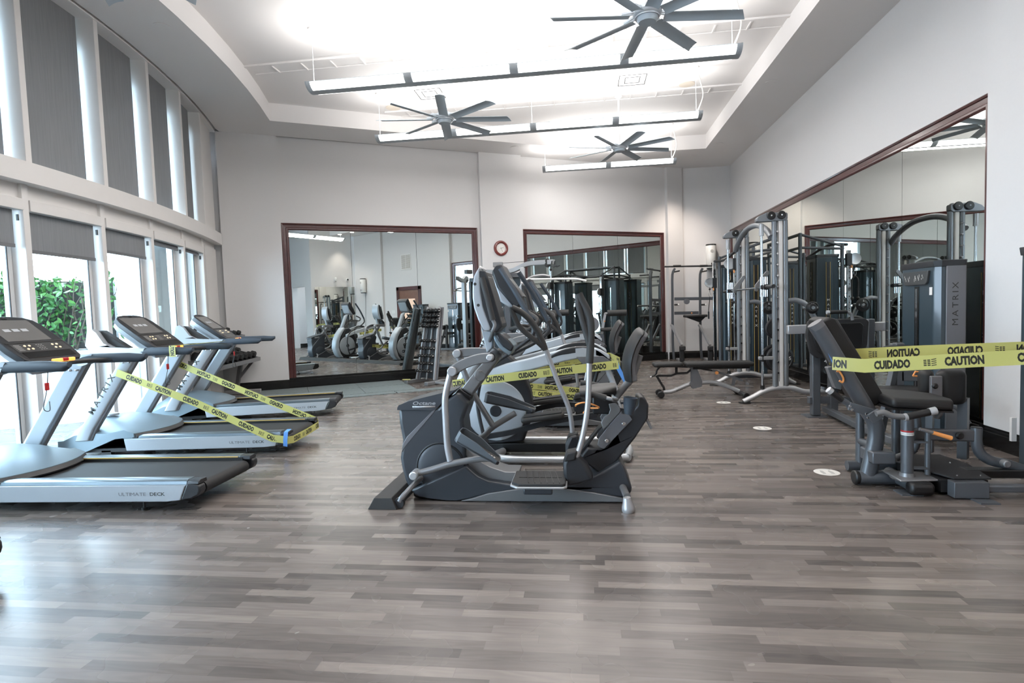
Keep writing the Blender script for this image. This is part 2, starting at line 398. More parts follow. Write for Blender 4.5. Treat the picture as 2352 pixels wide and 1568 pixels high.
# curved window wall on the left
YS = [-2.2+1.03*0, -1.17, -.14, .88, 1.90, 2.93, 3.96, 5.02, 6.09, 7.13, 8.13, 9.03]
def strip(off0, off1, z0, z1, y0, y1, n=8, name=None, m='frame_white', par=None, bev=0):
    """curved box that follows the window wall; off measured outwards from the beam face"""
    rings = []
    for i in range(n+1):
        y = y0+(y1-y0)*i/n; g = -.072*(y-3.6); nx = V(-1, g, 0).normalized()
        p0 = V(xb(y), y, 0)
        rings.append([p0+nx*off0+V(0, 0, z0), p0+nx*off1+V(0, 0, z0), p0+nx*off1+V(0, 0, z1), p0+nx*off0+V(0, 0, z1)])
    return MB().loft(rings).out(name, m, par, bevel=bev)
struct(strip(0, .32, 2.785, 2.985, -3, 9.86, 40, 'trim_1', 'frame_white'))
struct(strip(.14, .32, 2.62, 2.79, -3, 9.86, 40, 'trim_2', 'frame_white'))
struct(strip(.02, .32, 4.87, 5.25, -3, 9.95, 40, 'ceiling', 'ceil'))
struct(strip(.24, .36, 0, .05, -3, 9.86, 40, 'trim_3', 'frame_white'))
mn = MB()
for i, y in enumerate(YS):
    g = -.072*(y-3.6); nx = V(-1, g, 0).normalized(); ty = V(g, 1, 0).normalized(); p = V(xb(y), y-.035, 0)
    for k, (o0, o1, z0, z1) in enumerate(((.03, .30, 2.98, 4.9), (.10, .34, 0, 2.8))):
        u = MB(); q = [p+nx*o0-ty*.035, p+nx*o1-ty*.05, p+nx*o1+ty*.05, p+nx*o0+ty*.035]
        u.prism([V(a.x, a.y, z0) for a in q], (0, 0, 0), (0, 0, z1-z0)); struct(u.out('trim_4' if k else 'trim_5', 'frame_white', bevel=.004))
for i in range(len(YS)-1):
    a, b = YS[i]+.02, YS[i+1]-.09
    w_ = struct(strip(.27, .28, .05, 2.62, a, b, 4, 'window_%d' % (i+1), 'glass'))
    for y in (a+.015, b-.045):
        q = strip(.24, .30, .05, 2.62, y, y+.05, 1, 'window_frame', 'frame_white', w_)
        q2 = strip(.235, .245, .06, 2.62, (y+.052 if y < (a+b)/2 else y-.012), (y+.062 if y < (a+b)/2 else y-.002), 1, 'gasket', 'black', w_)
    struct(strip(.27, .28, 2.98, 4.9, a, b, 4, 'window_%d' % (i+1), 'glass'))
# last narrow bay beside the back wall: solid white panel above, glass below
struct(strip(.10, .3, 2.98, 4.9, 9.03+.03, 9.86, 6, 'wall_left', 'frame_white'))
struct(strip(.12, .3, 0, 2.7, 9.12, 9.86, 6, 'wall_left', 'frame_white'))
wall('wall_left', (-5.5-.0, -3), (-5.5, -6.1), out=(-1, 0, 0))
# low sill box in the last two bays
struct(strip(.02, .3, 1.0, 1.17, 7.16, 9.2, 8, 'trim_6', 'frame_white'))
struct(strip(.12, .3, 0, 1.0, 7.16, 9.2, 8, 'trim_6', 'frame_white'))
# roller blinds
low_z = {8: 2.245, 7: 2.13, 6: 2.17, 5: 2.15, 4: 2.2, 3: 2.15, 9: 2.465, 10: 2.49, 2: 2.2, 1: 2.2, 0: 2.2}
bay = {10: 'nearest the back wall', 9: 'second from the back wall', 8: 'third from the back wall', 7: 'above the front treadmill', 6: 'cut by the left photo edge'}
for i in range(len(YS)-1):
    a, b = YS[i]+.045, YS[i+1]-.12
    where = bay.get(i, 'outside the photo on the left')
    o = strip(.20, .204, 3.01 if i != 9 else 3.05, 5.15, a, b, 6, 'roller_blind', 'blind')
    tag(o, 'tall grey blind down over the upper window, '+where, 'blind', 'upper roller blinds')
    strip(.193, .211, (3.01 if i != 9 else 3.05)-.012, (3.01 if i != 9 else 3.05)+.012, a, b, 6, 'bottom_bar', 'charcoal', o)
    t = tag(strip(.10, .22, 2.53, 2.64, a-.03, b+.06, 6, 'roller_blind', 'frame_white', None, .004), 'short grey blind in a white box, lower window, '+where, 'blind', 'lower roller blinds')
    strip(.17, .174, low_z[i], 2.54, a, b, 6, 'blind_fabric', 'blind', t)
    strip(.162, .182, low_z[i]-.005, low_z[i]+.03, a, b, 6, 'bottom_bar', 'shroud_gray', t)
    y = b+.05; nx = V(-1, -.072*(y-3.6), 0).normalized(); p = V(xb(y), y, 0)+nx*.16
    MB().box((p.x, p.y, 2.46), (.02, .02, .06)).out('chain_holder', 'black', t)
# outside: paving, planter wall, hedge, pale building
struct(MB().box2((-30, -8, -.06), (-5.3, 30, -.03)).out('floor', 'paving'))
EX = V(-7.02, 7.30, 0); ED = V(.84, .543, 0).normalized(); EN = V(ED.y, -ED.x, 0)
def Ep(s, o=0, z=0): q = EX+ED*s+EN*o; return V(q.x, q.y, z)
tag(MB().prism([Ep(-6, 0, -.03), Ep(.55, 0, -.03), Ep(.55, 0, 1.02), Ep(-6, 0, 1.02)], (0, 0, 0), -EN*.9).out('planter_wall', 'stucco'), 'low white textured planter wall outside carrying the green hedge', 'wall')
struct(MB().prism([V(-6.85, 8.05, -.03), V(-8.1, 13, -.03), V(-8.1, 13, 4.4), V(-6.85, 8.05, 4.4)], (0, 0, 0), (-.15, 0, 0)).out('wall_outside', 'stucco'))
struct(strip(.42, 1.2, 4.50, 5.4, -3, 9.86, 20, 'ceiling_outside', 'stucco'))
hm, hl, br = MB(), MB(), MB()
R_ = random.Random(3)
for i in range(5200):
    s = R_.uniform(-6, .25); z = 1.07+1.13*R_.random()**.8; o = -.05-R_.random()*.5 if R_.random() < .8 else R_.uniform(-.85, -.4)
    top = 2.16+.09*math.sin(s*5)+.05*math.sin(s*13)
    if z > top: continue
    if s > -.35 and R_.random() < .55: continue
    p = Ep(s, o, z); d = Vector((R_.gauss(0, 1), R_.gauss(0, 1), R_.gauss(.3, .7))).normalized(); t = d.orthogonal().normalized(); t.rotate(Matrix.Rotation(R_.uniform(0, 6.28), 3, d)); b_ = d.cross(t)
    L = R_.uniform(.035, .062); W_ = L*.42; mid = d*(-.12*L)
    q = [p-t*L, p-t*L*.4+b_*W_+mid, p+t*L*.4+b_*W_*.9+mid, p+t*L, p+t*L*.4-b_*W_*.9+mid, p-t*L*.4-b_*W_+mid]
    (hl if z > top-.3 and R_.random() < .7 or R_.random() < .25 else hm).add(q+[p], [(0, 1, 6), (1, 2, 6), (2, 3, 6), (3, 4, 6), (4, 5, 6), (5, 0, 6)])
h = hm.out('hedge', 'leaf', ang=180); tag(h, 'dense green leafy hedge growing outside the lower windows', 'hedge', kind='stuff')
hl.out('paler_leaves', 'leaf_light', h, ang=180)  # paler green leaves, more of them near the top
for i in range(60):
    s = R_.uniform(-6, .15); p = Ep(s, R_.uniform(-.6, -.2), 1.03)
    pts = [p]; 
    for k in range(4): pts.append(pts[-1]+V(R_.uniform(-.15, .15), R_.uniform(-.12, .12), .28))
    br.tube(pts, [.012, .01, .008, .006, .004], 5, 2)
br.out('branches', 'bark', h)
MB().prism([Ep(-6, -.62, 1.03), Ep(.2, -.62, 1.03), Ep(.2, -.62, 2.05), Ep(-6, -.62, 2.05)], (0, 0, 0), -EN*.2).out('hedge_shade', 'dark_hole', h)  # near-black slab: the shade inside the hedge put into its colour
# ---------------------------------------------------------------- baseboards: two-step black moulding
def baseboard(name, a, b, n, h=.185):
    a, b, n = V(a[0], a[1], 0), V(b[0], b[1], 0), V(*n); prof = ((0, 0), (.022, 0), (.022, h*.72), (.014, h*.76), (.014, h*.86), (.008, h*.9), (.008, h), (0, h))
    return struct(MB().loft([[p+n*o+V(0, 0, z) for o, z in prof] for p in (a, b)]).out(name, 'black_gloss'))
baseboard('baseboard_back', Wp(sL-.05, .1), Wp(s634, .1), NW)
baseboard('baseboard_back', Wp(s634), Wp(s1090+.06), NW)
baseboard('baseboard_back', Wp(s1090+.03, .1), Wp(s1192+.03, .1), NW)
baseboard('baseboard_back', Wp(s1192), Wp(s1518+.1), NW)
baseboard('baseboard_back', Wp(s1518+.07, .1), Wp(s565, .1), NW)
baseboard('baseboard_back', (2.55, YB), (XR, YB), (0, -1, 0))
baseboard('baseboard_right', (XR, 5.76), (XR, YB), (-1, 0, 0))
baseboard('baseboard_right', (XR-.1, 4.64), (XR-.1, 5.78), (-1, 0, 0))
struct(MB().box2((XR-.122, 5.75, 0), (XR, 5.785, .185)).out('baseboard_right', 'black_gloss'))
baseboard('baseboard_right', (XR, 4.02), (XR, 4.66), (-1, 0, 0)); baseboard('baseboard_right', (XR, -.2), (XR, 2.55), (-1, 0, 0))
baseboard('baseboard_front', (1.93, -.78), (1.98, -1.3), (-1, 0, 0)); baseboard('baseboard_front', (2.4, -2.74), (3.25, -2.74), (0, 1, 0))
baseboard('baseboard_front', (3.25, -1), (3.38, -5.9), (-1, 0, 0)); baseboard('baseboard_front', (3.7, -.26), (1.98, -.80), (-.3, .95, 0))
# ---------------------------------------------------------------- framed wall mirrors
def framed_mirror(label, P, D, Nn, s0, s1, z0, z1, fw, seams, sides=(1, 1), group='wood-framed wall mirrors'):
    """P origin on wall, D along wall, Nn into room"""
    t = thing('wall_mirror', label, 'mirror', P+D*(s0+s1)/2+V(0, 0, z0), group=group); o = P+D*(s0+s1)/2+V(0, 0, z0)
    def q(s, n, z): return P+D*s+Nn*n+V(0, 0, z)-o
    edges = [s0]+seams+[s1]
    for a, b in zip(edges[:-1], edges[1:]):
        MB().prism([q(a+.0028, .012, z0), q(b-.0028, .012, z0), q(b-.0028, .012, z1-.03), q(a+.0028, .012, z1-.03)], (0, 0, 0), -Nn*.006).out('mirror_glass', 'mirror', t)
    MB().prism([q(s0, .004, z0), q(s1, .004, z0), q(s1, .004, z1-.03), q(s0, .004, z1-.03)], (0, 0, 0), -Nn*.003).out('backing', 'black', t)
    prof = [(0, 0), (.0, .03), (.012, .042), (.03, .036), (.036, .022), (fw*.62, .02), (fw*.70, .03), (fw*.85, .03), (fw, .016), (fw, 0)]
    def member(a, b, inn):          # a, b = corner (s, z); inn = inward direction vectors per end for mitre
        mb = MB(); mb.loft([[q(p[0]+i_[0]*u, n_+.0, p[1]+i_[1]*u) for u, n_ in prof] for p, i_ in ((a, inn[0]), (b, inn[1]))]); return mb
    mem = [((s0, z1), (s1, z1), ((1 if sides[0] else 0, -1), (-1 if sides[1] else 0, -1)))]
    if sides[0]: mem.append(((s0, z0), (s0, z1), ((1, 0), (1, -1))))
    if sides[1]: mem.append(((s1, z0), (s1, z1), ((-1, 0), (-1, -1))))
    for k in mem: member(*k).out('frame', 'wood', t, ang=25)
    MB().prism([q(s0, .0, z0-.02), q(s1, .0, z0-.02), q(s1, .0, z0+.006), q(s0, .0, z0+.006)], (0, 0, 0), Nn*.02).out('bottom_channel', 'black_gloss', t)
    return t
s0, zt1 = onW(644.5, 512); s1 = onW(1095, 522)[0]
framed_mirror('wide wall mirror in a dark red wood frame, left of the round clock', W0, DW, NW, s0, s1, .205, zt1, .135, [onW(812, 700)[0], onW(957, 600)[0]])
s2, zt2 = onW(1198, 527); s3 = onW(1523.3, 534)[0]
framed_mirror('wall mirror in a dark red wood frame, right of the round clock', W0, DW, NW, s2, s3, .205, zt1, .115, [onW(1316, 600)[0], onW(1419, 600)[0]])
framed_mirror('very long mirror in a dark red wood frame covering the right wall', V(XR, 0, 0), V(0, 1, 0), V(-1, 0, 0), 5.78, YB-.03, .205, 3.26, .135, [7.32, 8.85, 10.4, 12.1, 13.7], (1, 1))
print('mirror tops', zt1, zt2, s0, s1, s2, s3)
framed = tag(MB().prism([V(2.05, -.72, .2), V(3.72, -.22, .2), V(3.72, -.22, 2.66), V(2.05, -.72, 2.66)], (0, 0, 0), (.03*-.29, .03*.957, 0)).out('wall_mirror', 'mirror'), 'frameless mirror low on the wall behind the camera, seen reflected', 'mirror')
# ---------------------------------------------------------------- tray details: slot diffusers with vanes
for k, (y0, x0, x1) in enumerate(((8.16, xt(8.16), 2.82), (10.48, -3.6, 2.82), (5.6, -4.2, 2.82), (3.0, -4.2, 2.82))):
    t = thing('slot_diffuser', 'white linear air slot with cross vanes in the ceiling, '+('nearer one' if k == 0 else 'farther one' if k == 1 else 'one above the frame'), 'vent', ((x0+x1)/2, y0, ZT), group='linear slots across the ceiling')
    L = x1-x0
    MB().box((0, 0, -.012), (L, .05, .03)).out('rail', 'ceil', t)
    MB().box((0, .30, -.006), (L, .02, .012)).out('rail', 'ceil', t)
    for j in range(int(L/.46)): MB().box((-L/2+.4+j*.46, .16, -.010), (.018, .26, .022)).out('vane', 'ceil', t)
# ceiling diffusers, speakers, recessed lights
for k, (x, y, lb) in enumerate(((988, 214, 'square louvred ceiling air diffuser behind the left fan'), (1452, 182, 'square louvred ceiling air diffuser right of the middle, above the second light row'))):
    p = fl(x, y, ZT); t = thing('ceiling_diffuser', lb, 'vent', p, group='square ceiling diffusers')
    MB().box((0, 0, -.006), (.56, .56, .012)).out('plate', 'ceil', t)
    for j in range(4):
        r = .22-.05*j; 
        sl = MB()
        for sx, sy, a, b in ((0, r, r*2, .012), (0, -r, r*2, .012), (r, 0, .012, r*2), (-r, 0, .012, r*2)): sl.box((sx, sy, -.014), (a, b, .006))
        sl.out('louvre', 'dark_hole' if j % 2 == 0 else 'grille', t)
for x, y, lb in ((903, 247, 'round cream ceiling speaker left of the left fan'), (1578, 193, 'round cream ceiling speaker near the right tray edge')):
    p = fl(x, y, ZT); t = tag(MB().lathe([(0, 0), (.13, 0), (.135, -.008), (.0, -.008)], (0, 0, 0)).out('ceiling_speaker', 'speaker_cream'), lb, 'speaker', 'ceiling speakers'); t.location = p
for x, y, lit, lb in ((372, 60, 0, 'unlit recessed downlight in the soffit above the windows'), (762, 299, 0, 'unlit recessed downlight in the soffit over the left wall mirror'), (1183, 338, 0, 'unlit recessed downlight above the pillar with the clock'),
                      (1772, 188, 0, 'unlit recessed downlight in the right soffit, nearer one'), (1650, 330, 0, 'unlit recessed downlight in the right soffit, farther one'), (1593, 357, 1, 'small lit recessed downlight near the back right corner')):
    p = fl(x, y, HC); t = thing('recessed_downlight', lb, 'light', p, group='recessed downlights')
    MB().lathe([(.075, 0), (.095, -.004), (.098, -.010), (.078, -.010)], (0, 0, 0)).out('trim_ring', 'ceil', t)
    MB().lathe([(0, -.004), (.078, -.004), (.078, -.008), (0, -.008)], (0, 0, 0)).out('lens', 'spot' if lit else 'ceil', t)
for q in ((2.95, -.0), (2.95, .85)):
    t = thing('recessed_downlight', 'lit recessed downlight behind the camera, seen reflected', 'light', (q[0], q[1], HC), group='recessed downlights')
    MB().lathe([(0, -.004), (.078, -.004), (.078, -.008), (0, -.008)], (0, 0, 0)).out('lens', 'spot', t)
def spot(loc, power, size=1.0, blend=.8, tgt=(0, 0, -1)):
    l = bpy.data.lights.new('downlight_beam', 'SPOT'); l.energy = power; l.spot_size = size; l.spot_blend = blend; l.color = (1, .87, .76); l.shadow_soft_size = .05
    o = bpy.data.objects.new('downlight_beam', l); COL.objects.link(o); o.location = loc; o.rotation_euler = Vector(tgt).to_track_quat('-Z', 'Y').to_euler()
p = fl(1593, 357, HC); spot((p.x, p.y, HC-.03), 260, 1.5, .9, (-.05, .22, -1)); spot((3.0, .0, HC-.03), 120, 1.3); spot((2.95, .85, HC-.03), 90, 1.3); spot((2.7, -1.9, HC-.1), 160, 1.2)
# ---------------------------------------------------------------- pendant light rows
def pendant(label, x0, x1, y, z, n, wires, cordx):
    t = thing('pendant_light', label, 'light', ((x0+x1)/2, y, z), group='long pendant lights'); L = x1-x0
    def prf(a0, a1, n, e=0): return [(.165*math.cos(math.radians(a0+(a1-a0)*i/n))*(1+e), .05-.10*math.sin(math.radians(a0+(a1-a0)*i/n))*(1+e)) for i in range(n+1)]
    def shell(x_0, x_1, pr, th): 
        inn = [(a*(1-th), .05+(b-.05)*(1-th)) for a, b in reversed(pr)]; return MB().loft([[V(x, a, b) for a, b in pr+inn] for x in (x_0, x_1)])
    seg = L/n
    shell(-L/2, L/2, prf(0, 180, 14, -.03), .10).out('housing', 'light_body', t, ang=20)
    for s_ in (-1, 1): MB().prism([V(s_*L/2, a, b) for a, b in prf(0, 180, 14)], (-.014, 0, 0), (.014, 0, 0)).out('end_cap', 'light_body', t)
    shell(-L/2, L/2, prf(66, 114, 4), .05).out('bottom_strip', 'light_body', t)
    for i in range(n):
        a = -L/2+seg*i+.055; b = -L/2+seg*(i+1)-.055
        for q0, q1 in ((7, 64), (116, 173)): shell(a, b, prf(q0, q1, 6, .0), .03).out('lens', 'lens', t, ang=60)
    for wx in wires: MB().cyl((wx-(x0+x1)/2, 0, .05), (wx-(x0+x1)/2, 0, ZT-z), .0035, 6).out('suspension_wire', 'alu_white', t)
    for wx in wires: MB().lathe([(0, 0), (.05, 0), (.05, -.02), (.012, -.05), (0, -.05)], (wx-(x0+x1)/2, 0, ZT-z)).out('ceiling_cup', 'ceil', t)
    if cordx:
        cx0 = cordx-(x0+x1)/2
        MB().tube([(cx0, 0, .06), (cx0+.05, 0, .12), (cx0+.13, .01, .33), (cx0+.10, .02, .55), (cx0+.03, 0, ZT-z)], .009, 8, 5).out('power_cord', 'white_p', t)
    area('pendant_uplight', ((x0+x1)/2, y, z+.10), L, .2, 16*L, (1, .97, .94), UP)
    area('pendant_downlight', ((x0+x1)/2, y, z-.06), L-.1, .16, 10*L, (1, .97, .94), DOWN)
pendant('nearest long pendant light row, hanging above the left fan', -3.50, 1.93, 7.30, 4.40, 4, (-3.46, -.78, 1.86), 1.84)
pendant('second long pendant light row, passing just under the left fan', -3.43, 1.94, 9.60, 4.40, 4, (-3.40, -.77, 1.88), 1.86)
pendant('farthest and shortest pendant light row with two lit segments', -.78, 1.99, 12.45, 4.40, 2, (-.74, 1.92), 1.90)
pendant('unseen long pendant light row added as fill above the camera', -3.4, 1.95, 4.70, 4.42, 4, (-3.3, 1.85), None)  # unseen row, added to fill the room with light
pendant('unseen long pendant light row added as fill behind the camera', -3.4, 1.95, 1.6, 4.42, 4, (-3.3, 1.85), None)  # another added row out of view, fill light from the rear
# ---------------------------------------------------------------- ceiling fans with eight blades
def fan(label, x, y, z, ph, proto=[None]):
    if proto[0]: return dup(proto[0], (x, y, z), math.radians(ph), label)
    t = thing('ceiling_fan', label, 'fan', (x, y, z), math.radians(ph), 'ceiling fans')
    MB().lathe([(0, .09), (.10, .09), (.135, .07), (.145, .035), (.135, .01), (.12, -.0), (.12, -.012), (0, -.012)], (0, 0, 0), n=32).out('motor', 'fan_light', t)
    MB().lathe([(0, -.012), (.105, -.012), (.100, -.04), (.085, -.058), (0, -.062)], (0, 0, 0), n=32).out('hub_cap', 'fan_metal', t)
    MB().cyl((0, 0, .08), (0, 0, ZT-4.25), .016, 12).out('downrod', 'ceil', t)
    MB().lathe([(0, 0), (.07, 0), (.07, -.03), (.02, -.07), (0, -.07)], (0, 0, ZT-4.25)).out('canopy', 'ceil', t)
    for k in range(8):
        a = k*math.pi/4; R = Matrix.Rotation(a, 4, 'Z') @ Matrix.Rotation(math.radians(-13), 4, 'X')
        rings = []
        for i in range(9):
            u = .17+(.96-.17)*i/8; sl = .0 if i < 8 else .012
            rings.append([V(u+sl*(j/6-.5)*6, -.068+.136*j/6, .012*math.sin(math.pi*j/6)-.004) for j in range(7)]+[V(u+sl*(j/6-.5)*6, -.068+.136*j/6, .012*math.sin(math.pi*j/6)-.0) for j in range(6, -1, -1)])
        MB().loft(rings).tr(R).out('blade', 'fan_metal', t)
        br_ = MB(); R2 = Matrix.Rotation(a, 4, 'Z')
        br_.bar((.10, -.02, .045), (.26, -.022, .02), .02, .012).bar((.10, .02, .045), (.26, .022, .02), .02, .012).tr(R2).out('blade_bracket', 'fan_light', t)
    proto[0] = t; return t
fan('large grey eight-blade ceiling fan nearest the camera at the top edge', .70, 5.90, 4.25, 8)
fan('grey eight-blade ceiling fan on the left, over the second light row', -1.97, 8.38, 4.25, 10)
fan('smallest-looking grey eight-blade ceiling fan, farthest away above the last light row', .72, 10.58, 4.25, 18)
fan('grey ceiling fan of which only a blade tip shows at the top left', -3.62, 3.9, 4.25, 28)
# ================================================================ printed ribbons (caution tape)
def ribbon(name, label, pts, ups, width=.076, phase=0.0, text=True, m='tape', cat='tape', group='yellow caution tapes', parent=None, sm=1, flip=False, th=.0008):
    P = catmull(pts, sm); k = len(P); U = []
    for i in range(k):
        f = i/(k-1)*(len(ups)-1) if len(ups) > 1 else 0; a = int(min(f, len(ups)-1)); b = min(a+1, len(ups)-1)
        U.append((Vector(ups[a])*(1-(f-a))+Vector(ups[b])*(f-a)).normalized())
    acc = [0]
    for i in range(k-1): acc.append(acc[-1]+(P[i+1]-P[i]).length)
    nor = []
    for i in range(k):
        t = (P[min(i+1, k-1)]-P[max(i-1, 0)]).normalized(); U[i] = (U[i]-t*U[i].dot(t)).normalized(); nor.append(t.cross(U[i]).normalized())
    def at(s, v, o):
        s = max(0, min(acc[-1]-1e-6, s)); i = 0
        while i < k-2 and acc[i+1] < s: i += 1
        f = (s-acc[i])/max(1e-9, acc[i+1]-acc[i])
        return P[i].lerp(P[i+1], f)+U[i].lerp(U[i+1], f)*v+nor[i].lerp(nor[i+1], f)*o
    rings = [[P[i]+U[i]*(width/2*a)+nor[i]*(th/2*b) for a, b in ((-1, -1), (1, -1), (1, 1), (-1, 1))] for i in range(k)]
    base = MB().loft(rings); ex = None
    if text:
        seq = [(a_, b_*width/.076) for a_, b_ in (('CAUTION', .297), ('CUIDADO', .22), ('#', .095))]; s = phase; i = 0; tot = acc[-1]; mb = MB()
        hgt = width*.64
        while s < tot:
            wd, adv = seq[i % 3]; i += 1
            if s+adv < 0: s += adv; continue
            for sd in (-1, 1):
                if wd == '#':
                    bl = []
                    for r in range(4):
                        for c_ in range(2): bl.append((.004+c_*.017, .004+r*.009, .013, .0055))
                    for r in range(4): bl.append((.038, .002+r*.0105, .022, .004))
                    for (x, y, w_, h_) in bl:
                        q = [(x, y), (x+w_, y+(.004 if w_ > .02 else 0)), (x+w_, y+h_+(.004 if w_ > .02 else 0)), (x, y+h_)]
                        if s+x < 0 or s+x+w_ > tot: continue
                        mb.add([at(s+(a*width/.076 if not flip else .06-a), (b-.022)*width/.076, sd*(th/2+.0004)) for a, b in q], [(0, 1, 2, 3)])
                else:
                    g = text_geo(wd, .055, 1.0); sc = hgt/g[3]; sxx = .165*width/.076/g[2]; vs = []
                    for v in g[0]: vs.append((s+v[0]*sxx if not flip else s+(g[2]-v[0])*sxx, v[1]*sc-hgt/2))
                    fs = [f for f in g[1] if all(0 < vs[j][0] < tot for j in f)]
                    mb.add([at(a, b, sd*(th/2+.0004)) for a, b in vs], fs)
            s += adv
        if mb.f:
            import collections
            used = sorted({j for f in mb.f for j in f}); mp = {j: i for i, j in enumerate(used)}
            mb.v = [mb.v[j] for j in used]; mb.f = [tuple(mp[j] for j in f) for f in mb.f]
            ex = ((mb.v, mb.f), 'ink')
    o = base.out(name, m, parent, extra=ex)
    if not parent: tag(o, label, cat, group)
    return o
# ================================================================ treadmills
def treadmill(label, loc, rz, proto=[None]):
    if proto[0]: return dup(proto[0], loc, rz, label)
    t = thing('treadmill', label, 'treadmill', loc, rz, 'treadmills facing the windows'); hw = .40
    for s in (-1, 1):
        ya, yb = s*hw, s*(hw-.03)
        MB().xz([(-1.72, .205), (-.085, .205), (-.10, .19), (-.145, .088), (-.25, .078), (-1.70, .078)], ya, yb).out('side_panel', 'silver_p', t, bevel=.006)
        cp = MB().xz([(-.088, .212), (-.004, .205), (.012, .19), (.014, .155), (.0, .125), (-.06, .098), (-.142, .088), (-.097, .19)], s*(hw+.002), s*(hw-.075))
        cp.out('end_cap', 'charcoal', t, bevel=.012, segs=3)
        tp = MB().loft([[V(x, s*(hw-a), z) for a, z in ((0, .205), (.006, .232), (.03, .242), (.10, .238), (.105, .205))] for x in (-1.72, -.085)])
        tp.out('foot_rail', 'rail_steel', t, bevel=.002)
        MB().loft([[V(x, s*(hw-a), z) for a, z in ((0, .208), (.006, .228), (.03, .239), (.10, .236), (.105, .205))] for x in (-.085, -.02, .006)]).out('rail_tip', 'charcoal', t, bevel=.004)
        MB().box2((-1.62, s*(hw-.106), .226), (-.10, s*(hw-.112), .234)).out('guide_line', 'gold', t)
        MB().box2((-1.62, s*(hw-.106), .19), (-.06, s*(hw-.111), .226)).out('rail_edge', 'black', t)
        # post
        def post(off0, off1, w0, w1):
            return [[V(x+a, s*(hw+b), z) for a, b in ((w0, off0), (w0+.03, off1), (w1-.02, off1), (w1, off1-.01), (w1, off0+.0), (w0+.02, off0-.015))] for x, z in ((-2.12, .20), (-2.06, .32), (-1.56, 1.06))]
        P = MB().loft(post(-.035, .045, -.11, .06)); P.out('post', 'silver_p', t, bevel=.014, segs=3)
        MB().loft([[V(x+a, s*(hw+b), z) for a, b in ((.055, -.03), (.055, .03), (.088, .022), (.088, -.022))] for x, z in ((-2.12, .20), (-2.06, .32), (-1.56, 1.06))]).out('post_trim', 'shroud_gray', t, bevel=.006)
        for bx in (-.045, .015): MB().sph((-1.585+bx, s*(hw-.02)-.028 if s > 0 else s*(hw+.052), 1.0), .011, 8).out('post_bolt', 'chrome', t)
        # side arm and grip
        g = []
        for x, zc, hz, wy in ((-1.58, 1.085, .05, .03), (-1.45, 1.098, .048, .036), (-1.10, 1.098, .046, .036), (-.985, 1.092, .040, .033), (-.94, 1.108, .022, .024)):
            g.append([V(x, s*(hw-.01)+wy*math.cos(a), zc+hz*math.sin(a)*(.9 if abs(math.sin(a)) > .9 else 1)) for a in [math.pi*2*k/14 for k in range(14)]])
        MB().loft(g).out('side_grip', 'grip_blue', t, ang=50)
        MB().xz([(-2.03, 1.18), (-2.0, 1.33), (-1.955, 1.345), (-1.91, 1.31), (-1.84, 1.20), (-1.76, 1.155), (-1.60, 1.14), (-1.42, 1.135), (-1.47, 1.05), (-1.52, 1.035), (-1.93, 1.035)], s*(hw+.025), s*(hw-.04)).out('console_wing', 'steel_blue' if 0 else 'silver_p', t, bevel=.012, segs=3)
        MB().xz([(-1.955, 1.33), (-1.90, 1.325), (-1.63, 1.14), (-1.80, 1.15), (-1.87, 1.20)], s*(hw-.042), s*.27).out('cup_pocket', 'dark_hole', t, bevel=.01)
        MB().tube([(-1.36, s*.02, 1.095), (-1.35, s*.25, 1.09), (-1.30, s*.35, 1.085), (-1.2, s*.385, 1.085)], .021, 10, 4).out('front_grip', 'charcoal', t)
        MB().cyl((-.47, s*(hw-.06), .0), (-.47, s*(hw-.06), .02), .022, 12).cyl((-.47, s*(hw-.06), .02), (-.47, s*(hw-.06), .08), .009, 8).out('levelling_foot', 'black', t)
        MB().box((-.47, s*(hw-.06), .082), (.12, .05, .02)).out('foot_bracket', 'silver_p', t)
        MB().box((-1.95, s*(hw-.08), .039), (.10, .06, .078)).out('front_foot', 'black', t)
    # belt with round rear end
    pr = [(-1.7, .20), (-.05, .20)]+[(-.05+.048*math.sin(a), .152+.048*math.cos(a)) for a in [math.pi*k/8 for k in range(1, 8)]]+[(-.05, .104), (-1.7, .10)]
    MB().xz(pr, -(hw-.112), hw-.112).out('running_belt', 'rubber', t, ang=30)
    MB().xz([(-1.7, .10), (-.3, .10), (-.3, .07), (-2.2, .06), (-2.2, .10)], -(hw-.05), hw-.05).out('base_frame', 'black', t)
    # motor hood
    rings = []
    for j in range(13):
        y = -hw-.015+(2*hw+.03)*j/12; u = abs(y)/(hw+.015); e = 1-u**4*.32
        q = [(-1.60+.14*(1-u*u), .225), (-1.60+.14*(1-u*u), .262), (-1.70+.08*(1-u*u), .30+.03*(1-u*u)), (-1.88, .365*e+.02), (-2.05, .40*e), (-2.22, .38*e), (-2.34, .30*e), (-2.40, .20), (-2.40, .06), (-2.2, .05), (-1.8, .21)]
        rings.append([V(a, y, b) for a, b in q])
    MB().loft(rings).out('motor_hood', 'steel_blue', t, ang=28)
    rings = []
    for j in range(13):
        y = -hw-.005+(2*hw+.01)*j/12; u = abs(y)/(hw+.015); x0 = -1.60+.14*(1-u*u)
        rings.append([V(a, y, b) for a, b in ((x0+.02, .212), (x0+.025, .225), (x0-.005, .262), (x0-.03, .262), (x0-.03, .212))])
    MB().loft(rings).out('hood_lip', 'charcoal', t)
    MB().lathe([(0, .0), (.075, .0), (.085, -.006), (.085, -.02), (0, -.02)], (0, 0, 0)).tr(Matrix.Translation((-2.06, -.10, .432)) @ Matrix.Rotation(.0, 4, 'Y') @ Matrix.Diagonal((1, .7, 1, 1))).out('hood_badge', 'silver', t)
    # console
    A, B = V(-1.40, 0, 1.125), V(-1.86, 0, 1.475); d = (B-A).normalized(); nrm = V(d.z, 0, -d.x); L = (B-A).length     # face plane, nrm points to runner
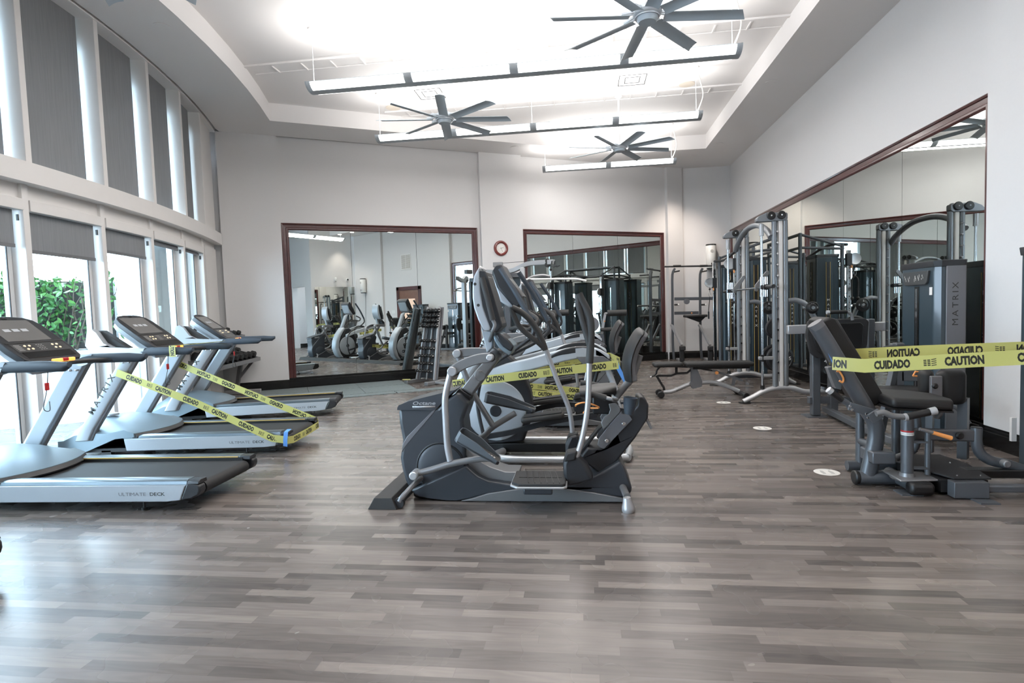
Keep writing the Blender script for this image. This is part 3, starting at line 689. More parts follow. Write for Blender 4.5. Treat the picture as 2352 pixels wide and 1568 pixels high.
    def cf(u, y, o): return A+d*(L*u)+nrm*o+V(0, y, 0)
    prof = [(0, .22), (.06, .255), (.3, .275), (.8, .262), (.93, .235), (1.0, .17), (1.03, .06)]
    oc = [(u, -y) for u, y in prof]+[(u, y) for u, y in reversed(prof)]
    MB().prism([cf(u, y, 0) for u, y in oc], (0, 0, 0), -nrm*.055).out('console', 'charcoal', t, bevel=.008, segs=2)
    MB().loft([[cf(u*.96+.02, y*k, o) for u, y in oc] for k, o in ((.97, -.055), (.90, -.10), (.6, -.15))]).out('console_back', 'silver_p', t, bevel=.005)
    def plate(u0, u1, y0, y1, o0, o1, nm, m, r=0): return MB().prism([cf(u0, y0, o1), cf(u0, y1, o1), cf(u1, y1, o1), cf(u1, y0, o1)], (0, 0, 0), nrm*o0).out(nm, m, t, bevel=r)
    plate(.40, .42, -.25, .25, .004, 0, 'ledge', 'grip')
    sc = plate(.45, .93, -.205, .175, .003, 0, 'screen', 'screen', .002)
    for k in range(3):
        y = .07-.075*k; MB().prism([cf(.66, y-.055, .0035), cf(.66, y, .0035), cf(.72, y, .0035), cf(.72, y-.055, .0035)], (0, 0, 0), nrm*.0005).out('screen_icon', 'screen_icon', sc)
    plate(.20, .39, -.235, .235, .003, 0, 'key_panel', 'panel', .002)
    plate(.07, .195, -.215, .215, .003, 0, 'reader_strip', 'black_gloss', .004)
    kb = MB(); kw = MB()
    for y in (-.13, .115):
        for dy in (0, .04):
            for u in (.26, .33):
                b_ = MB().lathe([(0, .004), (.009, .004), (.010, 0), (0, 0)], cf(u, y+dy, .003), nrm, 10); b_.out('key_button', 'light_btn', t)
    tx = MB()
    for r in range(4):
        for k in range(3): tx.prism([cf(.235+r*.035, -.03+k*.022, .0032), cf(.235+r*.035, -.016+k*.022, .0032), cf(.245+r*.035, -.016+k*.022, .0032), cf(.245+r*.035, -.03+k*.022, .0032)], (0, 0, 0), nrm*.0004)
    for r in range(5): tx.prism([cf(.235+r*.028, -.215, .0032), cf(.235+r*.028, -.165, .0032), cf(.245+r*.028, -.165, .0032), cf(.245+r*.028, -.215, .0032)], (0, 0, 0), nrm*.0004)
    tx.out('key_print', 'print_gray', t)
    plate(.955, .975, -.02, .02, .003, 0, 'headphone_slot', 'black_gloss')
    sb = MB().box2((-1.365, -.10, 1.105), (-1.335, .10, 1.135)).out('stop_button', 'orange_glow', t, bevel=.008)
    MB().box2((-1.366, -.02, 1.11), (-1.328, .03, 1.137)).out('stop_centre', 'red', sb, bevel=.006)
    # red safety clip on a cord
    MB().tube([(-1.37, -.12, 1.10), (-1.37, -.15, .9), (-1.40, -.16, .75), (-1.36, -.15, .73), (-1.375, -.13, .8)], .003, 6, 5).out('safety_cord', 'black', t)
    MB().box((-1.372, -.145, .92), (.012, .035, .06)).out('safety_clip', 'red', t, bevel=.004)
    # lettering
    ux = V(.50, 0, .74).normalized(); letters(MB(), 'MATRIX', V(-1.985, -hw-.0465, .47), ux, V(-.83, 0, .55), .060, .018, 1.15, .45).out('matrix_lettering' if 0 else 'post_lettering', 'ink', t)
    m1 = MB(); letters(m1, 'ULTIMATE', V(-.62, -hw-.0008, .125), (1, 0, 0), (0, 0, 1), .026, .0, 1.35, .12); m1.out('side_lettering', 'shroud_gray', t)
    m2 = MB(); letters(m2, 'DECK', V(-.375, -hw-.0008, .125), (1, 0, 0), (0, 0, 1), .026, .012, 1.3, .1); m2.out('side_lettering', 'ink', t)
    proto[0] = t; return t
TM = {1: ((-2.84, 4.14), 2.5), 2: ((-3.07, 5.80), 6), 3: ((-3.62, 7.93), 17), 0: ((-3.36, 2.35), -8)}
treadmill('front silver treadmill nearest the camera, fully untaped, by the windows', (*TM[1][0], 0), math.radians(TM[1][1]))
treadmill('middle silver treadmill with yellow caution tape strung over its deck', (*TM[2][0], 0), math.radians(TM[2][1]))
treadmill('farthest silver treadmill, beside the dumbbell rack', (*TM[3][0], 0), math.radians(TM[3][1]))
treadmill('treadmill cut off by the left edge, only its dark rear cap showing', (*TM[0][0], 0), math.radians(TM[0][1]))
def tl(k, x, y, z): a = math.radians(TM[k][1]); return V(TM[k][0][0]+x*math.cos(a)-y*math.sin(a), TM[k][0][1]+x*math.sin(a)+y*math.cos(a), z)
upv = V(.25, 0, 1)
ribbon('caution_tape', 'yellow caution tape looped from the middle treadmill posts around its rear end', [tl(2, -1.70, -.46, .90), tl(2, -.9, -.45, .56), tl(2, -.16, -.425, .175), tl(2, .0, -.42, .150), tl(2, .03, -.36, .145), tl(2, .035, 0, .145), tl(2, .03, .36, .15), tl(2, -.02, .42, .19), tl(2, -.9, .45, .57), tl(2, -1.70, .46, .93)],
       [V(.4, 0, 1), V(.4, 0, 1), V(.25, 0, 1), V(0, 0, 1), V(0, 0, 1), V(0, 0, 1), V(0, 0, 1), V(.2, 0, 1), V(.4, 0, 1), V(.4, 0, 1)], phase=-.19)
ribbon('painter_tape', 'short blue tape strip holding caution tape to the middle treadmill rear corner', [tl(2, -.02, -.33, .246), tl(2, -.02, -.415, .235), tl(2, -.025, -.432, .15), tl(2, -.035, -.415, .085)], [V(1, 0, 0)], .045, text=False, m='blue_tape', group='blue tape strips')
ribbon('caution_tape', 'short band of caution tape wrapped around the middle treadmill near grip', [tl(2, -1.13, -.43, 1.155), tl(2, -1.13, -.434, 1.10), tl(2, -1.13, -.43, 1.04)], [V(1, 0, 0)], .07, phase=-.05)
ribbon('caution_tape', 'twisted caution tape strung between the grips of the middle treadmill', [tl(2, -1.15, -.40, 1.152), tl(2, -1.1, 0, 1.15), tl(2, -1.05, .40, 1.15)], [V(1, 0, .15)], .06, text=False)
# ================================================================ cross trainers
def tracer(root):
    """points measured on the photograph, placed on a vertical plane Y and made local to the machine"""
    R0 = Vector(root)
    def at(ox, oy, sc, pts, Y):
        out = []
        for x, y in pts: p = pY(ox+x/sc, oy+y/sc, Y)-R0; out.append((p.x, p.z))
        return out
    return at
OX = V(-.50, 4.20, 0); TR = tracer(OX)
def r1(p, Y): return TR(820, 880, 5.2267, p, Y)
def r2(p, Y): return TR(1020, 600, 7.127, p, Y)
def r3(p, Y): return TR(1000, 780, 6.533, p, Y)
def r4(p, Y): return TR(1120, 960, 6.533, p, Y)
def r5(p, Y): return TR(1270, 880, 5.06, p, Y)
def r6(p, Y): return TR(1280, 640, 5.6, p, Y)
def P3(pts, y): return [V(a, y, b) for a, b in pts]
def octane(label, loc, rz=0, proto=[None]):
    if proto[0]: return dup(proto[0], loc, rz, label)
    t = thing('recumbent_elliptical', label, 'elliptical trainer', OX, 0, 'recumbent elliptical trainers'); w2 = .14
    def both(f):
        for s in (-1, 1): f(s)
    MB().xz(r1([(490, 322), (500, 480), (540, 690), (520, 840), (510, 900), (530, 1020), (575, 1180), (635, 1290), (790, 1215), (1200, 1200), (1300, 1000), (1300, 700), (1270, 450), (1340, 245), (1200, 110), (1035, 215), (930, 322)], 4.06), -.135, .135).out('front_housing', 'graph', t, bevel=.03, segs=4)
    MB().xz(r1([(482, 322), (484, 290), (500, 265), (620, 215), (1040, 112), (1180, 78), (1035, 215), (925, 322)], 4.055), -.145, .145).out('top_cover', 'graph', t, bevel=.02, segs=3)
    MB().xz(r1([(535, 830), (548, 730), (600, 640), (1030, 205), (1036, 215), (610, 720), (560, 790)], 4.06), -.138, .138).out('accent_band', 'shroud_gray', t, bevel=.003)
    base = [(941.5, 1126.8), (953.9, 1140.2), (982.6, 1146), (1020.9, 1150.7), (1057, 1151.7), (1120, 1136), (1188.9, 1126), (1273, 1123), (1360, 1134), (1440, 1145), (1450.8, 1130), (1451.8, 1121), (1434, 1073.7), (1424, 1060), (1368.8, 1093.4), (1339, 1107), (1301.6, 1114.2), (1184.3, 1115.4), (1120, 1106.2), (1097.4, 1096.2), (1068.7, 1071.3)]
    MB().xz(TR(0, 0, 1, base, 4.02), -.17, .17).out('base_housing', 'graph', t, bevel=.014, segs=3)
    rail = [(1057, 1152.5), (1084, 1146), (1120, 1134.5), (1188.9, 1124.5), (1273, 1121.5), (1360, 1132.2), (1442, 1148), (1434, 1155), (1120, 1153)]
    MB().xz(TR(0, 0, 1, rail, 4.0), -.185, .185).out('base_rail', 'pewter', t, bevel=.006)
    fc = r1([(1150, 720), (1230, 690), (1300, 780), (1400, 900), (1460, 960), (1568, 1020)], 4.05)+r4([(250, 835), (460, 840), (430, 1015), (350, 1015), (60, 955)], 4.05)+r1([(1460, 1150), (1330, 1050), (1300, 900), (1190, 780)], 4.05)
    MB().xz(fc, -.10, .10).out('curved_frame', 'pewter', t, bevel=.01)
    # round covers both sides
    c0 = r1([(1005, 1010)], 4.06)[0]
    def disc(s):
        MB().lathe([(0, .012), (.150, .012), (.172, .006), (.176, 0), (0, 0)], (c0[0], s*.136, c0[1]), (0, s, 0), 48).out('round_cover', 'graph', t, ang=20)
        MB().lathe([(.176, 0), (.182, .004), (.190, .002), (.190, -.004), (.176, -.004)], (c0[0], s*.136, c0[1]), (0, s, 0), 48).out('cover_ring', 'black', t)
    both(disc)
    # foot steps
    def step(s):
        mb = MB().xy([(-.02, s*.13), (-.02, s*.40), (.03, s*.45), (.33, s*.45), (.35, s*.43), (.35, s*.13)], .20, .222); mb.tr(Matrix.Translation((0, 0, 0)))
        o = mb.out('foot_step', 'rubber', t, bevel=.006)
        MB().xy([(-.03, s*.12), (-.03, s*.41), (.02, s*.462), (.34, s*.462), (.36, s*.44), (.36, s*.12)], .190, .204).out('step_rim', 'pewter_l', o, bevel=.004)
        for k in range(6): MB().box((.08+k*.042, s*.29, .2235), (.006, .28, .003), Matrix.Rotation(-.15*s, 3, 'Z')).out('step_groove', 'black', o)
        MB().box((.17, s*.30, .2235), (.30, .006, .003)).out('step_groove', 'black', o)
        MB().box((.16, s*.28, .165), (.2, .3, .05)).out('step_support', 'graph', o, bevel=.01)
    step(-1)
    # mast
    MB().xz(r3([(375, 745), (600, 460), (690, 360), (860, 110), (1000, 232), (840, 450), (545, 850)], 4.15), -.05, .05).out('mast', 'pewter', t, bevel=.018, segs=3)
    MB().xz(r3([(362, 728), (535, 850), (505, 930), (460, 948), (420, 935), (300, 835), (308, 790)], 4.14), -.062, .062).out('mast_sleeve', 'charcoal', t, bevel=.015, segs=3)
    a0 = r3([(665, 540)], 4.14)[0]; MB().cyl((a0[0], -.052, a0[1]), (a0[0], .052, a0[1]), .042, 24).out('mast_joint', 'pewter', t, bevel=.004)
    for q in r3([(672, 480), (605, 562)], 4.14): MB().cyl((q[0], -.06, q[1]), (q[0], -.05, q[1]), .007, 10).out('joint_bolt', 'chrome', t)
    # console stalk + tray
    MB().xz(r2([(600, 1060), (640, 1130), (800, 1150), (810, 1200), (800, 1330), (790, 1420), (700, 1500), (660, 1330)], 4.17), -.035, .035).out('console_stalk', 'silver_p', t, bevel=.01)
    MB().xz(r2([(795, 1190), (825, 1300), (900, 1420), (1000, 1510), (1060, 1545), (1100, 1510), (1150, 1380), (1075, 1300), (930, 1175), (870, 1165)], 4.1), -.10, .10).out('accessory_tray', 'steel_blue', t, bevel=.02, segs=3)
    MB().xz(r2([(830, 1180), (880, 1300), (960, 1400), (1050, 1460), (1100, 1480), (1140, 1390), (1075, 1310), (940, 1185)], 4.08), -.112, .112).out('tray_lining', 'charcoal', t, bevel=.012)
    back = r2([(578, 90), (530, 165), (490, 245), (467, 400), (467, 600), (492, 760), (560, 960), (645, 1120), (745, 1140), (770, 1100), (715, 960), (640, 740), (600, 500), (585, 330), (580, 180)], 4.07)
    MB().xz(back, -.14, .14).out('console_back', 'silver_p', t, bevel=.035, segs=4)
    frt = r2([(570, 170), (590, 150), (680, 165), (730, 300), (800, 520), (880, 800), (945, 1035), (950, 1070), (860, 1160), (800, 1165), (745, 1090), (700, 950), (620, 720), (585, 480), (572, 330)], 4.07)
    MB().xz(frt, -.135, .135).out('console', 'charcoal', t, bevel=.02, segs=3)
    sc = r2([(690, 260), (700, 240), (930, 1020), (910, 1050)], 4.07)
    MB().xz([(sc[0][0]+.0, sc[0][1]), (sc[1][0]+.004, sc[1][1]), (sc[2][0]+.006, sc[2][1]), (sc[3][0], sc[3][1])], -.10, .10).out('screen', 'screen', t)
    b0 = r2([(625, 118)], 4.18)[0]; MB().lathe([(0, .01), (.028, .008), (.034, 0), (0, 0)], (b0[0], 0, b0[1]), (.6, 0, .8), 20).out('console_badge', 'pewter_l', t)
    for q in r2([(508, 372), (562, 718)], 4.065): MB().cyl((q[0], -.142, q[1]), (q[0], -.13, q[1]), .011, 12).out('recessed_screw', 'dark_hole', t)
    def cgrip(s):
        y = s*.185; pts = r2([(618, 262), (700, 560), (800, 960)], 4.02)
        MB().tube(P3(pts, y), .021, 12, 4).out('static_grip', 'grip', t)
        pts = r2([(800, 960), (832, 1040), (805, 1130), (740, 1230), (690, 1320)], 4.02); q = P3(pts, y); q[-1].y = s*.04; q[-2].y = s*.09
        MB().tube(q, .0135, 10, 4).out('static_grip_tube', 'pewter', t)
    both(cgrip)
    # near linkage (this side down/forward), far side in opposite phase
    y = -.27
    lk = P3(r3([(830, 268), (650, 288), (430, 362), (243, 475)], 3.93), y)
    def flat(pts, wd, th, name, m):
        C_ = catmull(pts, 4); rg = []
        for i, p in enumerate(C_):
            d = (C_[min(i+1, len(C_)-1)]-C_[max(i-1, 0)]).normalized(); n_ = V(-d.z, 0, d.x); rg.append([p+n_*wd+V(0, -th, 0), p+n_*wd+V(0, th, 0), p-n_*wd+V(0, th, 0), p-n_*wd+V(0, -th, 0)])
        return MB().loft(rg).out(name, m, t, bevel=.007, segs=2)
    flat(lk, .036, .013, 'link_arm', 'pewter')
    def knob(p, y0, y1, r): MB().lathe([(0, 0), (r, 0), (r, (y0-y1)*.8), (r*.8, (y0-y1)), (0, (y0-y1))], (p[0], y0, p[1]), (0, -1, 0), 20).out('pivot_cap', 'silver', t, bevel=.003)
    p = r3([(812, 272)], 3.9)[0]; knob(p, -.22, -.31, .026); MB().cyl((p[0], .26, p[1]), (p[0], -.25, p[1]), .034, 16).out('pivot_axle', 'charcoal', t)
    p = r3([(245, 478)], 3.9)[0]; MB().cyl((p[0], -.235, p[1]), (p[0], -.305, p[1]), .034, 20).out('pivot_cap', 'pewter_l', t, bevel=.006)
    rod = P3(r3([(230, 500), (150, 850), (155, 1200), (178, 1568)], 3.93)+r1([(1120, 930)], 3.93), y); MB().tube(rod, .024, 14, 5).out('connecting_rod', 'pewter_l', t)
    pa = P3(r1([(700, 1088), (900, 1035), (1110, 970), (1300, 932), (1450, 908), (1600, 900)], 3.93), y); MB().tube(pa, .024, 14, 4).out('pedal_arm', 'pewter', t)
    q = pa[0]; MB().cyl((q.x, -.33, q.z), (q.x, -.22, q.z), .031, 20).out('roller', 'silver', t, bevel=.008)
    # far linkage
    y = .27; lk = P3(r3([(1000, 215), (700, 190), (480, 188), (315, 210)], 4.45), y); flat(lk, .036, .013, 'link_arm', 'pewter')
    p = r3([(315, 210)], 4.43)[0]; MB().cyl((p[0], .235, p[1]), (p[0], .305, p[1]), .034, 20).out('pivot_cap', 'pewter_l', t, bevel=.006)
    MB().tube(P3(r3([(330, 230), (480, 600), (600, 860), (870, 1300)], 4.47), y), .024, 12, 5).out('connecting_rod', 'pewter', t)
    far_arm = P3(r3([(420, 1560), (700, 1460), (860, 1310), (1200, 1100)], 4.47), y); MB().tube(far_arm, .024, 12, 5).out('pedal_arm', 'pewter', t)
    # pedals
    def pedal(p0, p1, y, nm='pedal'):
        p0, p1 = V(p0[0], y, p0[1]), V(p1[0], y, p1[1]); d = (p1-p0).normalized(); n_ = V(-d.z, 0, d.x); L = (p1-p0).length; n_ = n_ if n_.z > 0 else -n_
        def q(u, v, h): return p0+d*(u*L)+V(0, v, 0)+n_*h
        o_ = [(0, -.05), (0, .05), (.06, .082), (.45, .088), (.95, .07), (1, .045), (1, -.045), (.95, -.07), (.45, -.088), (.06, -.082)]
        o = MB().prism([q(u, v, 0) for u, v in o_], (0, 0, 0), n_*.018).out(nm, 'grip', t, bevel=.004)
        hh = [.075, .075, .075, .07, .03, .022, .022, .03, .07, .075]
        rings = []
        for i in list(range(10))+[0]:
            u, v = o_[i]; cx_, cy_ = .5, 0; k = .955; rings.append([q(u, v, 0), q(u, v, hh[i]), q(.5+(u-.5)*.97, v*.93, hh[i]), q(.5+(u-.5)*.97, v*.93, 0)])
        MB().loft(rings, cap=False).out('pedal_rim', 'pedal_rim', o, bevel=.003)
        for k in range(12):
            for e in (-.035, 0, .035): MB().prism([q(.16+k*.062, e-.012, .019), q(.16+k*.062, e+.012, .019), q(.20+k*.062, e+.012, .019), q(.20+k*.062, e-.012, .019)], (0, 0, 0), n_*.002).out('pedal_pad', 'print_gray' if e == 0 else 'grip', o)
        return o
    a, b = r1([(1200, 640), (1700, 1010)], 3.88); b = TR(0, 0, 1, [(1148, 1060)], 3.88)[0]; a = TR(0, 0, 1, [(1050, 1003)], 3.88)[0]
    pedal(a, b, -.36)
    a, b = TR(0, 0, 1, [(1113, 921), (1229, 945)], 4.55); pedal(a, b, .36)
    # swinging handlebars with padded loops
    y = -.30
    MB().tube(P3(TR(0, 0, 1, [(1353.6, 833), (1351.5, 905), (1349, 939), (1341.5, 988), (1331.3, 1028), (1317.4, 1066)], 3.9), y), .0195, 14, 4).out('handlebar_tube', 'pewter_l', t)
    MB().tube(P3(r6([(275, 190), (310, 270), (380, 400), (425, 530), (432, 700), (425, 900), (412, 1085)], 3.9), y), .0265, 14, 4).out('handlebar_grip', 'grip', t)
    MB().tube(P3(r6([(268, 200), (275, 330), (310, 480), (360, 660), (415, 850)], 3.9), y), .022, 12, 4).out('handlebar_grip', 'grip', t)
    y = .30
    MB().tube(P3(TR(0, 0, 1, [(1253, 800), (1263, 828), (1282.6, 880.5), (1306, 936), (1314, 985), (1317, 1030)], 4.5), y), .0195, 12, 4).out('handlebar_tube', 'pewter_l', t)
    MB().tube(P3(TR(0, 0, 1, [(1176, 706), (1196, 716), (1216, 733), (1234, 758), (1246, 785), (1253, 804)], 4.5), y), .024, 12, 4).out('handlebar_grip', 'grip', t)
    MB().tube(P3(TR(0, 0, 1, [(1174, 706), (1180, 724), (1192, 748), (1212, 768), (1238, 788), (1252, 802)], 4.5), y), .021, 12, 4).out('handlebar_grip', 'grip', t)
    for s in (-1, 1):
        MB().xz(r5([(118, 900), (130, 870), (165, 790), (280, 765), (325, 850), (400, 925), (480, 1085), (320, 1140), (165, 1165), (125, 1030)], 3.95), s*.20, s*.32).out('pivot_boot', 'charcoal', t, bevel=.025, segs=3)
        MB().xz(r5([(125, 880), (160, 775), (285, 752), (262, 860), (200, 870)], 3.95), s*.215, s*.335).out('boot_pad', 'rubber', t, bevel=.012)
    # inclined seat track
    MB().xz(r5([(310, 880), (560, 1065), (730, 930), (960, 640), (1108, 410), (1115, 260), (1085, 190), (1045, 158), (990, 168), (985, 260), (880, 380), (600, 760), (400, 760)], 4.08), -.11, .11).out('seat_track_cover', 'charcoal', t, bevel=.025, segs=3)
    MB().xz(r5([(310, 865), (540, 570), (590, 545), (400, 800), (380, 935)], 4.0), -.06, .06).out('seat_track', 'black', t, bevel=.004)
    for s in (-1, 1):
        MB().xz(r5([(540, 650), (600, 575), (800, 340), (808, 368), (893, 383), (930, 435), (600, 778), (560, 770), (518, 738)], 4.03), s*.118, s*.128).out('carriage_plate', 'shroud_gray', t, bevel=.003)
        for q in r5([(828, 482), (628, 682)], 4.03): MB().cyl((q[0], s*.126, q[1]), (q[0], s*.142, q[1]), .014, 12).out('plate_bolt', 'chrome', t, bevel=.002)
        MB().xz(r5([(560, 470), (600, 400), (650, 370), (668, 320), (650, 250), (730, 235), (785, 300), (790, 345), (590, 560)], 4.05), s*.10, s*.112).out('seat_bracket', 'pewter', t, bevel=.004)
    cp = TR(0, 0, 1, [(1447, 935)], 3.92)[0]
    MB().lathe([(.030, -.055), (.042, 0), (.046, .055), (.050, .062), (.044, .062), (.038, .0), (.028, -.045), (0, -.045), (0, -.055)], (cp[0], -.24, cp[1]), (.12, 0, 1), 24).out('cup_holder', 'grip_blue', t)
    MB().box((cp[0]-.03, -.18, cp[1]+.02), (.06, .08, .02)).out('cup_arm', 'charcoal', t, bevel=.005)
    for s in (-1, 1):
        MB().tube(P3(TR(0, 0, 1, [(1332, 903), (1350, 904), (1378, 910), (1392, 914)], 3.92), s*.27), .021, 12, 3).out('seat_grip', 'grip', t)
        q = P3(TR(0, 0, 1, [(1392, 914), (1408, 918), (1420, 926)], 3.92), s*.27); q[-1].y = s*.12; MB().tube(q, .014, 10, 4).out('seat_grip_tube', 'pewter', t)
    MB().tube([V(*x) for x in [(p_[0], y_, p_[1]) for p_, y_ in zip(TR(0, 0, 1, [(1322, 932), (1325, 926), (1345, 922), (1372, 932), (1373, 938), (1350, 940), (1340, 950)], 4.0), (-.2, -.24, -.24, -.22, -.18, -.16, -.18))]], .006, 8, 3).out('release_lever', 'orange', t)
    # seat + backrest
    S_ = TR(0, 0, 1, [(1331, 896), (1414, 896)], 4.2); sx0, sz = S_[0][0], (S_[0][1]+S_[1][1])/2; sx1 = S_[1][0]
    rings = []
    for i in range(9):
        u = i/8; x = sx0+(sx1-sx0)*u; hw_ = .20*math.sin(math.pi*(.22+.56*u)); dz = -.02*math.cos(math.pi*u)+.01
        rings.append([V(x, hw_*math.cos(a), sz+dz*.5+.042*math.sin(a)-(.012*(1-abs(math.cos(a)))*(math.sin(a) > 0))) for a in [2*math.pi*k/20 for k in range(20)]])
    MB().loft(rings).out('seat', 'vinyl', t, bevel=0, ang=60)
    MB().box(((sx0+sx1)/2+.03, 0, sz-.10), (.14, .10, .14)).out('seat_post', 'black', t, bevel=.01)
    ct = P3(r6([(900, 1300), (880, 1080), (925, 880), (1010, 720), (1075, 640)], 4.2), 0); ct2 = catmull(ct, 3); rings = []
    for i, p in enumerate(ct2):
        u = i/(len(ct2)-1); hw_ = .17+.035*math.sin(math.pi*min(1, u*1.3)) if u < .8 else .19-.07*((u-.8)/.2)**2; d = (ct2[min(i+1, len(ct2)-1)]-ct2[max(0, i-1)]).normalized(); n_ = V(d.z, 0, -d.x); th = .034*(1-.35*abs(u*2-1)**6)
        rings.append([p+V(0, hw_*math.cos(a), 0)+n_*(th*math.sin(a)*(1 if math.sin(a) > 0 else .8)-.02*math.cos(a)**2*-1) for a in [2*math.pi*k/20 for k in range(20)]])
    MB().loft(rings).out('backrest', 'vinyl', t, ang=60)
    bk = []
    for i, p in enumerate(ct2):
        u = i/(len(ct2)-1); hw_ = .165 if u < .8 else .165-.05*((u-.8)/.2)**2; d = (ct2[min(i+1, len(ct2)-1)]-ct2[max(0, i-1)]).normalized(); n_ = V(d.z, 0, -d.x)
        bk.append([p+V(0, hw_*a, 0)+n_*b for a, b in ((-1, .012), (1, .012), (.9, .062), (-.9, .062))])
    MB().loft(bk).out('backrest_shell', 'shroud_gray', t, bevel=.012, segs=3)
    MB().tube(P3(r6([(1060, 980), (960, 1270), (880, 1370), (760, 1520)], 4.2), 0), .026, 12, 4).out('backrest_post', 'pewter', t)
    hb = TR(0, 0, 1, [(1485, 962), (1497, 985)], 4.1); MB().tube(P3([(hb[0][0]-.04, hb[0][1]+.06), hb[0], hb[1]], -.08), .011, 10, 2).out('rear_handle', 'pewter', t)
    # feet
    wp = TR(0, 0, 1, [(915.7, 1153.6)], 3.86)[0]
    for s in (-1, 1):
        MB().lathe([(0, 0), (.036, 0), (.038, .006), (.038, .034), (.036, .04), (0, .04)], (wp[0], s*.34, .040), (0, -s, 0), 20).out('transport_wheel', 'charcoal', t)
        MB().tube([(wp[0], s*.33, .05), (wp[0]+.03, s*.31, .09), (wp[0]+.10, s*.22, .16), (wp[0]+.12, s*.1, .17)], .020, 12, 3).out('front_leg', 'pewter', t)
        MB().tube([(.735, s*.10, .13), (.755, s*.22, .10), (.765, s*.30, .09)], .026, 12, 3).out('rear_leg', 'pewter', t)
        MB().lathe([(0, 0), (.042, 0), (.046, .012), (.043, .035), (.032, .07), (.026, .10), (0, .11)], (.772, s*.34, 0), (-.12, 0, 1), 20).out('rear_foot', 'pewter_l', t)
    MB().box2((wp[0]+.03, -.1, .0), (wp[0]+.2, .1, .09)).out('front_block', 'black', t, bevel=.02)
    # lettering on both sides of the top cover
    q = r1([(665, 262), (940, 262)], 4.055); W_ = q[1][0]-q[0][0]
    for s in (-1, 1):
        m1 = MB(); g = text_geo('Octane', .02, 1.25); k = W_/g[2]
        x0 = q[0][0] if s < 0 else q[1][0]; m1.add([V(x0-s*(v[0]*k+v[1]*k*.22), s*.1462, q[0][1]+v[1]*k*.8) for v in g[0]], g[1])
        m1.box2((q[0][0], s*.1455, q[0][1]-.022), (q[1][0], s*.1462, q[0][1]-.007))
        m1.out('cover_lettering', 'pewter_l', t, ang=180)
        m2 = MB(); letters(m2, 'FITNESS', V(x0-s*.012, s*.1466, q[0][1]-.0185), (-s, 0, 0), (0, 0, 1), .008, .0, 1.3, .55); m2.out('cover_lettering', 'graph', t, ang=180)
    bd = r1([(1243, 740)], 3.99)[0]; MB().lathe([(0, .003), (.013, .003), (.014, 0), (0, 0)], (bd[0], -.103, bd[1]), (0, -1, 0), 12).out('warning_badge', 'gold', t)
    proto[0] = t; return t
octane('front dark grey recumbent elliptical with its black seat at the right', OX)
octane('second dark grey recumbent elliptical, behind the silver cross trainer', V(OX.x+.02, 6.85, 0))
